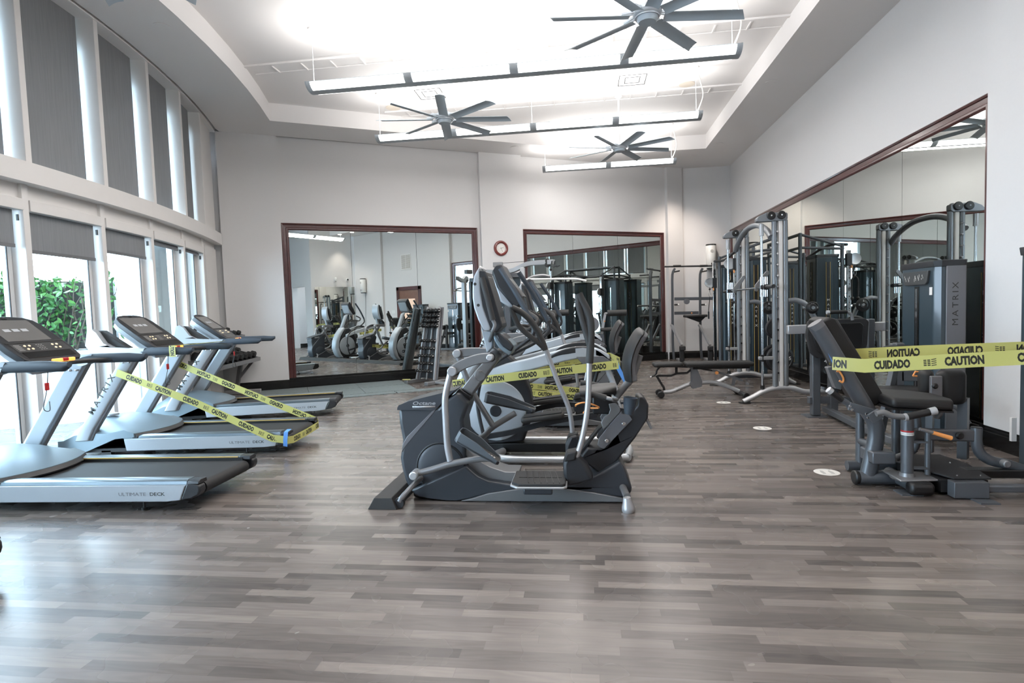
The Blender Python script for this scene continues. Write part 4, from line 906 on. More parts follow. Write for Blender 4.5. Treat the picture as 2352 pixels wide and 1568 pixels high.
# silver ascent cross trainer
MX = V(-.50, 5.42, 0); TM_ = tracer(MX)
def ascent(label, loc, rz=0, proto=[None]):
    if proto[0]: return dup(proto[0], loc, rz, label)
    t = thing('ascent_trainer', label, 'elliptical trainer', MX, 0, 'silver ascent cross trainers')
    # C-shaped front cowl
    out_ = [(-.66, .07), (-.76, .20), (-.83, .40), (-.80, .62), (-.70, .82), (-.58, .96), (-.50, 1.04)]; inn = [(-.40, 1.0), (-.50, .88), (-.60, .74), (-.66, .58), (-.68, .40), (-.62, .20), (-.52, .07)]
    MB().xz(out_+inn, -.12, .12).out('front_cowl', 'silver_p', t, bevel=.045, segs=4)
    MB().xz([(-.66, .10), (-.62, .45), (-.55, .75), (-.40, .98), (-.26, 1.0), (-.10, .86), (-.02, .62), (0, .40), (-.10, .14)], -.085, .085).out('drive_housing', 'charcoal', t, bevel=.02, segs=3)
    for s in (-1, 1):
        MB().lathe([(0, .02), (.25, .018), (.285, .008), (.292, 0), (0, 0)], (-.36, s*.086, .44), (0, s, 0), 48).out('round_cover', 'silver_p', t, ang=20)
        MB().lathe([(0, .026), (.052, .024), (.056, .018), (0, .018)], (-.36, s*.088, .44), (0, s, 0), 24).out('cover_hub', 'charcoal', t)
    # post with lettering
    MB().loft([[V(x+a, b, z+a*.45) for a, b in ((-.055, -.055), (.05, -.06), (.05, .06), (-.055, .055))] for x, z in ((-.50, .98), (-.30, 1.42))]).out('post', 'silver_p', t, bevel=.02, segs=3)
    for s in (-1, 1): letters(MB(), 'MATRIX', V(-.475, s*.0605, 1.04) if s < 0 else V(-.475+.02, s*.0605, 1.04), V(.41, 0, .91), V(-.91*1, 0, .41) if s < 0 else V(.91, 0, -.41), .035, .015, 1.1, .35).out('post_lettering', 'ink', t, ang=180)
    # console
    cp = TM_(0, 0, 1, [(1130, 625), (1142, 607), (1152, 606), (1200, 697), (1188, 707), (1180, 705), (1142, 660)], 5.25)
    MB().xz(cp, -.20, .20).out('console', 'charcoal', t, bevel=.03, segs=3)
    cb = TM_(0, 0, 1, [(1131, 628), (1142, 662), (1152, 690), (1170, 702), (1186, 705), (1165, 670)], 5.25)
    MB().xz([(a-.012, b-.01) for a, b in cb], -.17, .17).out('console_back', 'silver_p', t, bevel=.02, segs=3)
    MB().xz([(cp[2][0]+.012, cp[2][1]-.06), (cp[2][0]+.02, cp[2][1]-.07), (cp[3][0]+.006, cp[3][1]+.07), (cp[3][0]-.004, cp[3][1]+.06)], -.15, .15).out('screen', 'screen', t)
    for s in (-1, 1):
        # static bar and curved moving handle
        MB().tube([(-.20, s*.05, 1.22), (-.10, s*.20, 1.24), (.0, s*.27, 1.22), (.08, s*.22, 1.30), (-.02, s*.14, 1.38)], .019, 10, 5).out('static_grip', 'grip', t)
        ph = .10 if s > 0 else 0
        MB().tube([(-.24+ph, s*.30, 1.78), (-.10+ph, s*.33, 1.55), (.04+ph, s*.34, 1.28)], .024, 12, 5).out('handlebar_grip', 'grip_blue', t)
        MB().tube([(.04+ph, s*.34, 1.28), (.04+ph, s*.34, 1.17), (-.10+ph, s*.32, 1.06), (-.34, s*.30, .90), (-.46, s*.28, .78)], .019, 12, 5).out('handlebar_tube', 'charcoal', t)
        MB().tube([(-.46, s*.28, .78), (-.50, s*.28, .55), (-.46, s*.28, .28), (-.42, s*.28, .17)], .018, 10, 5).out('lower_link', 'charcoal', t)
        # long silver side arms with dark top cover
        A_ = catmull([V(*q) for q in [(-.52, s*.26, .76), (-.22, s*.29, .86), (0, s*.32, .905), (.2, s*.33, .955), (.42, s*.34, 1.0), (.60, s*.34, .99), (.72, s*.34, .93)]], 3); rg = []
        for i, p in enumerate(A_):
            h_ = .045+.012*math.sin(math.pi*i/(len(A_)-1)); rg.append([p+V(0, -.03, -h_), p+V(0, .03, -h_), p+V(0, .03, h_), p+V(0, -.03, h_)])
        MB().loft(rg).out('side_arm', 'silver_p', t, bevel=.014, segs=3)
        C_ = catmull([V(*q) for q in [(.20, s*.335, .97), (.30, s*.335, 1.02), (.44, s*.335, 1.045), (.58, s*.335, 1.03), (.70, s*.335, .95), (.78, s*.335, .86)]], 3); rg = []
        for i, p in enumerate(C_):
            h_ = .008+.045*math.sin(math.pi*min(.9, max(.05, i/(len(C_)-1)))); rg.append([p+V(0, -.035, -h_), p+V(0, .035, -h_), p+V(0, .035, .012), p+V(0, -.035, .012)])
        MB().loft(rg).out('arm_cover', 'charcoal', t, bevel=.008)
        MB().xz([(.42, .97), (.66, .97), (.76, .90), (.75, .87), (.62, .835), (.52, .85)], s*.345, s*.372).out('pivot_plate', 'shroud_gray', t, bevel=.006)
        for bx, bz in ((.60, .86), (.70, .885)): MB().cyl((bx, s*.37, bz), (bx, s*.388, bz), .015, 12).out('plate_bolt', 'chrome', t, bevel=.003)
        MB().tube([(.68, s*.33, .90), (.78, s*.33, .60), (.80, s*.32, .30), (.80, s*.28, .06)], .026, 12, 4).out('rear_upright', 'silver', t)
        # pedal beam and pedal
        ps = .0 if s < 0 else .08
        MB().tube([(-.44, s*.22, .22+ps), (-.2, s*.22, .26+ps), (.20, s*.22, .36+ps), (.60, s*.22, .42)], .024, 4, 3, rb=.034, rot=math.pi/4).out('pedal_beam', 'charcoal', t)
        MB().rbox((.10, s*.22, .40+ps), (.40, .17, .05), .02, Matrix.Rotation(-.12, 3, 'Y')).out('pedal', 'grip', t)
        MB().rbox((.10, s*.22, .43+ps), (.36, .13, .012), .005, Matrix.Rotation(-.12, 3, 'Y')).out('pedal_pad', 'rubber', t)
        MB().tube([(.60, s*.22, .42), (.56, s*.28, .62), (.62, s*.31, .86)], .016, 10, 4).out('suspension_link', 'black', t)
        MB().tube([(-.30, s*.10, .05), (-.36, s*.30, .055), (-.24, s*.375, .05), (.0, s*.39, .045), (.6, s*.38, .045), (.86, s*.30, .045)], .034, 12, 5).out('base_tube', 'silver', t)
        MB().box((-.66, s*.22, .035), (.20, .26, .07)).out('front_foot', 'charcoal', t, bevel=.02, segs=3)
    MB().box2((-.6, -.07, .03), (.85, .07, .12)).out('centre_beam', 'black', t, bevel=.01)
    MB().tube([(.86, -.32, .045), (.90, 0, .045), (.86, .32, .045)], .034, 12, 4).out('rear_crossbar', 'silver', t)
    proto[0] = t; return t
ascent('nearer silver cross trainer with long curved side arms, behind the front recumbent elliptical', MX)
ascent('farther silver cross trainer with long curved side arms, second of its kind in the row', V(MX.x+.02, 8.15, 0))
# floor cable ramp in front of the row
tag(MB().xz([(-1.58, 0), (-1.53, .085), (-1.40, .085), (-1.36, 0)], 3.84, 9.3).out('cable_ramp', 'grip', None, bevel=.004), 'low black cable ramp on the floor in front of the elliptical row', 'cable ramp')
# caution tape around the row
ribbon('caution_tape', 'caution tape stretched behind the front recumbent elliptical at seat height, nearer run', [pY(1040, 882, 5.0), pY(1110, 873, 4.98), pY(1300, 850, 4.98), pY(1421, 837, 5.0)], [V(0, 0, 1)], phase=-.30)
ribbon('caution_tape', 'caution tape run at the far side of the nearer silver cross trainer', [pY(1205, 842, 5.85), pY(1280, 833, 5.85), pY(1400, 818, 5.85), pY(1424, 830, 5.1)], [V(0, 0, 1)], phase=-.1, flip=True)
ribbon('caution_tape', 'lower caution tape run between the recumbent ellipticals, right of the pedals', [pY(1150, 894, 6.69), pY(1240, 904, 6.69), pY(1335, 912, 6.69)], [V(0, 0, 1)], phase=-.16)
ribbon('caution_tape', 'lower caution tape run on the far side of the second recumbent elliptical', [pY(1150, 883, 7.02), pY(1240, 888, 7.02), pY(1335, 898, 7.02)], [V(0, 0, 1)], phase=-.05, flip=True)
ribbon('painter_tape', 'blue tape strip holding caution tape at the silver side arm end', [V(.27, 5.0, .93), V(.29, 5.0, .86), V(.36, 5.0, .72)], [V(1, 0, 0)], .035, text=False, m='blue_tape', group='blue tape strips')
# ================================================================ strength machines on the right
class Loc:
    """traces photograph points on vertical planes and hands them back local to a machine root"""
    def __init__(s, root): s.r = Vector(root)
    def p(s, x, y, Y): return pY(x, y, Y)-s.r
    def P(s, pts, Y): return [s.p(x, y, Y) for x, y in pts]
    def poly(s, mb, pts, Y, y0, y1): q = s.P(pts, Y); return mb.xz([(a.x, a.z) for a in q], Y+y0-s.r.y, Y+y1-s.r.y)
    def w(s, x, y, z): return V(x, y, z)-s.r
def tower(t, L, x0, x1, y0, y1, h, back=True, placard=True, name='weight_tower', stripe=False):
    """stack shroud; front looks to -x, grey side panel on the -y side"""
    c0 = L.w((x0+x1)/2, (y0+y1)/2, 0); dx, dy = (x1-x0), (y1-y0)
    hx, hy = dx/2, dy/2
    pr = [(-hx, -hy+.04), (-hx+.05, -hy), (hx-.02, -hy), (hx, -hy+.02), (hx, hy-.02), (hx-.02, hy), (-hx+.05, hy), (-hx, hy-.04)]
    o = MB().loft([[V(c0.x+a*k, c0.y+b*k, z) for a, b in pr] for z, k in ((.04, 1), (h-.10, 1), (h-.05, .995))]).out(name, 'shroud', t, bevel=.012, segs=3)
    MB().loft([[V(c0.x+a*k, c0.y+b*k, z) for a, b in pr] for z, k in ((h-.06, 1.03), (h-.005, 1.06), (h, 1.05))]).out('top_cap', 'charcoal', o, bevel=.01)
    for s in (-1, 1): MB().box2((c0.x-hx*.35, c0.y+s*(hy-.005), .06), (c0.x+hx*.96, c0.y+s*(hy+.012), h-.055)).out('side_panel', 'shroud' if stripe else 'shroud_gray', o, bevel=.008)
    MB().box2((c0.x-hx-.004, c0.y-.04, .25), (c0.x-hx+.01, c0.y+.035, h-.24)).out('stack_slot', 'black_gloss', o)
    MB().box2((c0.x-hx-.006, c0.y-.012, .25), (c0.x-hx-.003, c0.y+.02, h-.26)).out('slot_light', 'chrome', o)
    if placard:
        pl = MB().yz([(c0.y-.20, h-.20), (c0.y-.17, h-.225), (c0.y+.17, h-.225), (c0.y+.20, h-.20), (c0.y+.22, h-.09), (c0.y-.22, h-.09)], c0.x-hx-.022, c0.x-hx+.01).out('instruction_placard', 'panel', o, bevel=.005)
        mk = MB()
        for k, (a, b) in enumerate(((-.15, .03), (-.09, .04), (.02, .05), (.08, .05), (.14, .03))):
            for u in range(3): mk.box((c0.x-hx-.0235, c0.y-a+u*.012, h-.155+((u*7+k*3) % 5-2)*.010), (.001, .008+.004*(u % 2), b*.6))
        mk.out('placard_figures', 'print_gray', pl)
        MB().box((c0.x-hx-.003, c0.y-hy+.07, h-.29), (.002, .045, .075)).out('inspection_sticker', 'white_p', o)
    if stripe:
        MB().box2((c0.x-.035, c0.y-hy-.016, .10), (c0.x+.035, c0.y-hy-.010, h-.14)).out('side_band', 'black', o)
        for s in (-1, 1): MB().box2((c0.x+s*.035-.003, c0.y-hy-.018, .10), (c0.x+s*.035+.003, c0.y-hy-.010, h-.14)).out('gold_stripe', 'gold', o)
        mm = MB()
        for k, ch in enumerate('MATRIX'): letters(mm, ch, V(c0.x, c0.y-hy-.0175, h*.62-k*.085), (1, 0, 0), (0, 0, 1), .042, .01, 1.1, center=True)
        mm.out('band_lettering', 'plate_print', o, ang=180)
    if not stripe: m1 = MB(); letters(m1, 'MATRIX', V(c0.x+hx*.42, c0.y-hy-.0125, h-.62), (0, 0, 1), (-1, 0, 0), .055, .0, 1.2, .42); m1.out('panel_lettering', 'ink', o, ang=180)
    if back:
        MB().box2((c0.x+hx, c0.y-.05, .08), (c0.x+hx+.004, c0.y+.05, h-.12)).out('back_band', 'black', o)
        for s in (-1, 1): MB().box2((c0.x+hx+.003, c0.y+s*.05-.004, .08), (c0.x+hx+.006, c0.y+s*.05+.004, h-.12)).out('gold_stripe', 'gold', o)
        for k, ch in enumerate('MATRIX'): 
            mm = MB(); letters(mm, ch, V(c0.x+hx+.0052, c0.y-.022, h-.34-k*.085), (0, 1, 0), (0, 0, 1), .042, .01, 1.2, center=False); mm.out('back_lettering', 'plate_print', o, ang=180)
    return o
def plate(t, c0, ax, r, th, txt, nm='weight_plate', top=True, lab=None):
    ax = Vector(ax).normalized(); o = MB().lathe([(.026, -th/2), (.045, -th/2-.008), (.06, -th/2), (r*.80, -th/2+.006), (r*.84, -th/2-.004), (r*.97, -th/2), (r, -th/2+.006), (r, th/2-.006), (r*.97, th/2), (r*.84, th/2+.004), (r*.80, th/2-.006), (.06, th/2), (.045, th/2+.008), (.026, th/2)], c0, ax, 36).out(nm, 'black', None, ang=40)
    s = ax.orthogonal().normalized()
    for sd in (-1, 1):
        n_ = ax*sd; up = V(0, 0, 1); ux = up.cross(n_).normalized() if abs(n_.z) < .9 else s
        for k in range(2):
            m = MB(); cc = Vector(c0)+n_*(th/2+.0045)+(up if k == 0 else ux)*(r*.58)
            letters(m, txt, cc-up*(r*.12), ux, up, r*.27, .02, 1.0, center=True); m.out('plate_number', 'plate_print', o, ang=180)
    tag(o, lab or 'black weight plate', 'weight plate', 'black weight plates on the smith machine')
    return o
# ---- smith machine
L = Loc((2.75, 9.1, 0)); t = thing('smith_machine', 'tall grey smith machine with white-striped uprights and a guided bar', 'gym machine', L.r)
def P8(x, y): return L.p(x, y, 8.18)
for fy, near in ((8.18, 1), (10.0, 0)):
    dy = fy-8.18
    def q(x, y, d=0): v = P8(x, y).copy(); v.y += dy+d; return v
    xs = [pY(x, 700, 8.18).x-L.r.x for x in (1779.5, 1792.5, 1804)]; yb = fy-L.r.y
    MB().tube([V(xs[0], yb, .20), V(xs[0], yb, 2.50)], .036, 16).out('upright', 'smith_gray', t)
    MB().tube([V(xs[2], yb, .20), V(xs[2], yb, 2.50)], .036, 16).out('upright', 'smith_gray', t)
    MB().box2((xs[1]-.034, yb-.035, .19), (xs[1]+.034, yb+.035, 2.52)).out('upright_panel', 'white_p', t, bevel=.02, segs=3)
    L2 = [(1735.5, 510), (1735.5, 503), (1740, 498), (1758.6, 489), (1804.8, 489), (1806.8, 492), (1806.8, 503), (1801.8, 507), (1740, 511)]
    pp = [P8(*k) for k in L2]; MB().xz([(a.x, a.z) for a in pp], yb-.05, yb+.05).out('head_bracket', 'smith_gray', t, bevel=.008)
    for x, y in ((1768, 496.5), (1791.7, 495)):
        a = P8(x, y)
        for s in (-1, 1): MB().lathe([(0, .0), (.055, 0), (.057, .012), (.048, .02), (.012, .022), (0, .022)], (a.x, yb+s*.052, a.z), (0, s, 0), 20).out('pulley_cap', 'black', t); MB().cyl((a.x, yb+s*.073, a.z), (a.x, yb+s*.078, a.z), .010, 10).out('cap_bolt', 'chrome', t)
    rx = P8(1750, 700).x
    MB().tube([V(rx, yb, .20), V(rx, yb, 2.44)], .017, 14).out('guide_rod', 'chrome', t)
    MB().tube([V(rx, yb, 2.30), V(rx, yb, 2.46)], .032, 14).out('rod_collar', 'pewter_l', t)
    MB().tube([V(rx, yb, .20), V(rx, yb, .245)], .030, 14).out('rod_stop', 'black', t)
    for dx in (0, .055): MB().tube([V(rx+dx, yb, 1.47), V(rx+dx, yb, 1.74)], .026, 14).out('bar_carriage', 'chrome', t)
    MB().box2((rx-.02, yb-.03, 1.57), (rx+.09, yb+.03, 1.63)).out('carriage_block', 'charcoal', t, bevel=.005)
    MB().box2((rx-.05, yb-.025, .60), (xs[0], yb+.025, .645)).out('safety_stop', 'pewter_l', t, bevel=.006)
    MB().tube([V(rx, yb, .575), V(rx, yb, .67)], .026, 12).out('stop_collar', 'black', t)
    for k in range(14):
        z = .42+k*.148
        MB().cyl((xs[0]+.022, yb-.03, z), (xs[0]+.022, yb-.062, z), .013, 10).out('racking_peg', 'chrome', t)
    MB().cyl((xs[1]-.062+.03, yb-.034, 2.5), (xs[1]-.062+.03, yb-.034, .3), .003, 6).out('cable', 'black', t)
    arc = [(1711, 922), (1730, 908), (1757, 894), (1790, 887), (1820, 888), (1850, 896)]; aa = [P8(*k) for k in arc]
    pts = [V(aa[0].x-.02, yb, .02)]+[V(a.x, yb, a.z-.02) for a in aa[1:]]+[V(3.28-L.r.x, yb, .14), V(3.50-L.r.x, yb, .02)]
    MB().tube(pts, .048, 14, 4, rb=.036).out('base_arch', 'pewter_l', t)
    for x in (aa[0].x, 3.50-L.r.x): MB().lathe([(0, 0), (.085, 0), (.085, .012), (0, .012)], (x, yb, 0), n=20).tr(Matrix.Identity(4)).out('foot_pad', 'black', t)
    MB().box2((xs[2]+.03, yb-.018, .70), (xs[2]+.034, yb+.018, .82)).out('warning_label', 'white_p', t)
    # storage horns
    hp = [V(xs[2]+.03, yb, 1.40), V(xs[2]+.16, yb, 1.40), V(xs[2]+.30, yb, 1.30), V(xs[2]+.42, yb, 1.0), V(xs[2]+.47, yb, .5), V(xs[2]+.50, yb, .13)]
    MB().tube(hp, .036, 14, 4).out('rear_brace', 'smith_gray', t)
    for z, x in ((1.30, xs[2]+.30), (.95, xs[2]+.42), (.45, xs[2]+.47)): MB().cyl((x, yb-.16, z), (x, yb+.16, z), .024, 14).out('plate_horn', 'chrome', t)
a = V(P8(1771, 538).x, 8.18-L.r.y, P8(1771, 545).z); b = V(a.x, 10.0-L.r.y, a.z)
MB().tube([a, V(a.x, a.y+.18, a.z+.12), V(a.x, a.y+.55, a.z+.24), V(a.x, 9.1-L.r.y, a.z+.27), V(b.x, b.y-.55, b.z+.24), V(b.x, b.y-.18, b.z+.12), b], .042, 14, 4).out('top_arch', 'smith_gray', t)
rx = P8(1750, 700).x
MB().cyl((rx+.03, 7.95-L.r.y, 1.60), (rx+.03, 10.22-L.r.y, 1.60), .014, 14).out('bar', 'chrome', t)
for s, y in ((-1, 8.12), (1, 10.06)):
    MB().cyl((rx+.03, y-L.r.y, 1.60), (rx+.03, y+s*.05-L.r.y, 1.60), .040, 18).cyl((rx+.03, y+s*.05-L.r.y, 1.60), (rx+.03, y+s*.34-L.r.y, 1.60), .025, 18).out('bar_sleeve', 'charcoal', t)
for y in (8.5, 9.7): MB().xz([(rx, 1.56), (rx+.03, 1.55), (rx+.06, 1.6), (rx+.20, 1.80), (rx+.19, 1.84), (rx+.15, 1.83), (rx+.0, 1.64)], y-.012-L.r.y, y+.012-L.r.y).out('lock_hook', 'pewter', t, bevel=.004)
bx = xs[2]+L.r.x
for (dx, z, yy, r, th, txt, lb) in ((.30, 1.30, 8.05, .083, .022, '2.5', 'small plate marked 2.5 high on the nearer rear brace'), (.47, .45, 8.04, .222, .045, '45', 'largest plate, marked 45, low behind the nearer upright'), (.42, .95, 8.07, .14, .03, '10', 'mid plate half hidden behind the nearer upright'),
                                   (.30, 1.30, 9.86, .11, .022, '5', 'small plate high on the farther rear brace'), (.42, .95, 9.86, .18, .035, '25', 'plate marked 25 on the farther rear brace'), (.47, .45, 9.86, .222, .045, '45', 'large plate low on the farther rear brace'), (.47, .45, 10.13, .222, .045, '45', 'hidden large plate on the far side of the farther brace')):
    plate(None, (bx+dx, yy, z), (0, 1, 0), r, th, txt, lab=lb)
# ---- adjustable bench
L = Loc((1.75, 8.8, 0)); t = thing('weight_bench', 'black padded adjustable weight bench standing lengthwise in front of the smith machine', 'bench', L.r); Yb = 8.8
def Z(pts): return [(1480+x/6.533, 680+y/6.533) for x, y in pts]
def padbox(name, a, b, yw, th, m='vinyl'):
    a, b = Vector(a), Vector(b); c_ = (a+b)/2; L_ = (b-a).length; R = Matrix.Rotation(-math.atan2(b.z-a.z, b.x-a.x), 3, 'Y')
    return MB().rbox(c_, (L_, yw, th), th*.42, R).out(name, m, t, ang=60)
pa, pb = L.p(1499, 831, Yb), L.p(1566, 829, Yb); padbox('seat_pad', V(pa.x, 0, .50), V(pb.x, 0, .50), .30, .07)
pa, pb = L.p(1571, 830, Yb), L.p(1728, 830, Yb); padbox('back_pad', V(pa.x, 0, .50), V(pb.x, 0, .49), .30, .07)
MB().box2((pa.x+.12, -.06, .42), (pb.x-.05, .06, .465)).out('pad_frame', 'black', t, bevel=.004)
def dz(pts, k): q = L.P(Z(pts), Yb); return [(a.x, max(a.z+k, .01)) for a in q]
MB().xz(dz([(620, 1030), (765, 1035), (860, 1270), (855, 1350), (715, 1385), (668, 1305), (700, 1270), (695, 1090), (640, 1060)], 0), -.05, .05).out('pivot_plate', 'shroud_gray', t, bevel=.004)
MB().tube([V(a, 0, b) for a, b in dz([(285, 1440), (400, 1430), (520, 1385), (680, 1320), (860, 1295), (1020, 1290), (1200, 1335), (1420, 1425)], 0)], .032, 14, 3).out('main_tube', 'pewter_l', t)
MB().tube([V(a, 0, b) for a, b in dz([(240, 1050), (470, 1050), (690, 1060)], 0)], .014, 4, 1, rb=.022, rot=.785).out('seat_link', 'black', t)
MB().tube([V(a, 0, b) for a, b in dz([(200, 1193), (400, 1192), (480, 1160), (640, 1150), (700, 1100)], 0)], .014, 4, 1, rb=.022, rot=.785).out('seat_link', 'black', t)
MB().tube([V(a, 0, b) for a, b in dz([(480, 1050), (480, 1150)], 0)], .014, 4, 1, rb=.026, rot=.785).out('seat_link', 'black', t)
MB().tube([V(a, 0, b) for a, b in dz([(240, 1055), (190, 1110), (170, 1170), (95, 1215)], 0)], .014, 10, 3).out('seat_handle', 'black', t)
q = dz([(110, 1207), (92, 1220)], 0); MB().cyl((q[0][0], 0, q[0][1]), (q[1][0], 0, q[1][1]), .016, 10).out('handle_cap', 'chrome', t)
MB().tube([V(a, 0, b) for a, b in dz([(180, 1190), (240, 1290), (290, 1370), (300, 1430)], 0)], .014, 4, 1, rb=.024, rot=.785).out('front_link', 'black', t)
MB().tube([V(a, 0, b) for a, b in dz([(1020, 1110), (1475, 1265)], 0)], .03, 4, 1, rb=.022, rot=.785).out('incline_ladder', 'shroud_gray', t)
MB().tube([V(a, 0, b) for a, b in dz([(1350, 1230), (1330, 1340)], 0)], .02, 4, 1, rb=.03, rot=.785).out('ladder_post', 'shroud_gray', t)
MB().tube([V(a, 0, b) for a, b in dz([(850, 1090), (1040, 1120)], 0)], .012, 8, 1).out('back_strut', 'charcoal', t)
q = dz([(1078, 1145)], 0)[0]; MB().cyl((q[0], -.03, q[1]), (q[0], -.05, q[1]), .026, 18).out('lock_knob', 'orange', t, bevel=.004)
for s in (-1, 1):
    x = dz([(233, 1430)], 0)[0][0]; MB().cyl((x, s*.10, .055), (x, s*.15, .055), .052, 20).out('wheel', 'black', t, bevel=.01)
x = dz([(233, 1430)], 0)[0][0]; MB().cyl((x, -.12, .055), (x, .12, .055), .018, 12).out('axle', 'charcoal', t)
x = dz([(1440, 1440)], 0)[0][0]; MB().cyl((x, -.26, .05), (x, .26, .05), .032, 16).out('rear_foot_bar', 'charcoal', t); 
for s in (-1, 1): MB().cyl((x+.01, s*.22, .048), (x+.01, s*.30, .048), .047, 18).out('foot_cap', 'black', t, bevel=.008)
m = MB(); q = L.P(Z([(480, 1420)]), Yb)[0]; letters(m, 'MATRIX', V(q.x, -.0335, q.z-.005), V(.95, 0, .3), V(-.3, 0, .95), .018, .01, 1.2, .4); m.out('tube_lettering', 'ink', t, ang=180)
# ---- vertical knee raise / dip tower
L = Loc((2.45, 14.5, 0)); t = thing('knee_raise_tower', 'grey pull-up and knee raise tower against the back wall', 'gym machine', L.r); Yv = 14.5
def K(pts): return L.P([(1520+x/3.446, 590+y/3.446) for x, y in pts], Yv)
for xs_ in ((84, 86, 88, 95), (303, 305, 308, 318)):
    q = K([(xs_[1]+18, 90), (xs_[0], 140), (xs_[0], 300), (xs_[1], 530), (xs_[2], 700)]); f_ = V(q[-1].x+.02, 0, .04)
    MB().tube(q+[f_], .050, 4, 3, rb=.036, rot=.785, up=(1, 0, 0)).out('upright', 'matrix_gray', t)
    q = K([(xs_[0]-8, 535), (xs_[0]+55, 690)]); q[0].y -= .02; q[1].y -= .35; MB().tube(q, .045, 4, 1, rb=.03, rot=.785).out('front_leg', 'pewter_l', t)
    e = q[1]; MB().box2((e.x-.06, e.y-.08, e.z-.40), (e.x+.05, e.y+.02, e.z-.02)).out('step', 'rubber', t, bevel=.02)
    MB().box2((e.x-.06, e.y-.14, e.z-.12), (e.x+.07, e.y+.02, e.z-.02)).out('step', 'rubber', t, bevel=.015)
    MB().box2((e.x-.05, -.40, .0), (e.x+.05, .25, .05)).out('foot', 'pewter_l', t, bevel=.01)
q = K([(20, 76), (410, 70)]); MB().tube([q[0], q[1]], .022, 12).out('pull_up_bar', 'charcoal', t)
for x in (110, 320):
    q = K([(x-20, 72), (x+40, 70)]); MB().cyl(q[0]+V(0, -.02, 0), q[1]+V(0, -.02, 0), .028, 12).out('bar_grip', 'black', t)
    q = K([(x-10, 118)])[0]; MB().cyl(q, q+V(.06, -.35, 0), .018, 10).out('pull_handle', 'black', t)
    q = K([(x-5, 378)])[0]; MB().cyl(q, q+V(.02, -.40, 0), .022, 12).out('dip_handle', 'black', t); MB().sph(q+V(.02, -.40, 0), .024, 10).out('handle_cap', 'white_p', t)
for y, z_ in ((332, 0), (445, 0)):
    q = K([(100, y), (410 if y < 400 else 290, y-4)]); MB().bar(q[0], q[1], .075, .05).out('crossbar', 'matrix_gray', t)
q = K([(195, 352)])[0]; MB().cyl(q+V(0, -.06, 0), q+V(0, -.03, 0), .07, 20).out('disc_mount', 'shroud_gray', t)
q = K([(160, 467), (335, 463)]); MB().rbox((q[0]+q[1])/2+V(0, -.28, 0), ((q[1]-q[0]).length, .30, .06), .02).out('arm_pad', 'vinyl', t)
MB().xz([(q[0].x+.05, q[0].z-.03), (q[1].x-.03, q[1].z-.03), ((q[0].x+q[1].x)/2+.1, q[0].z-.16)], -.32, -.2).out('pad_bracket', 'black', t)
q = K([(235, 444)])[0]; MB().sph(q+V(0, -.04, 0), .018, 10).out('pull_pin', 'orange', t)
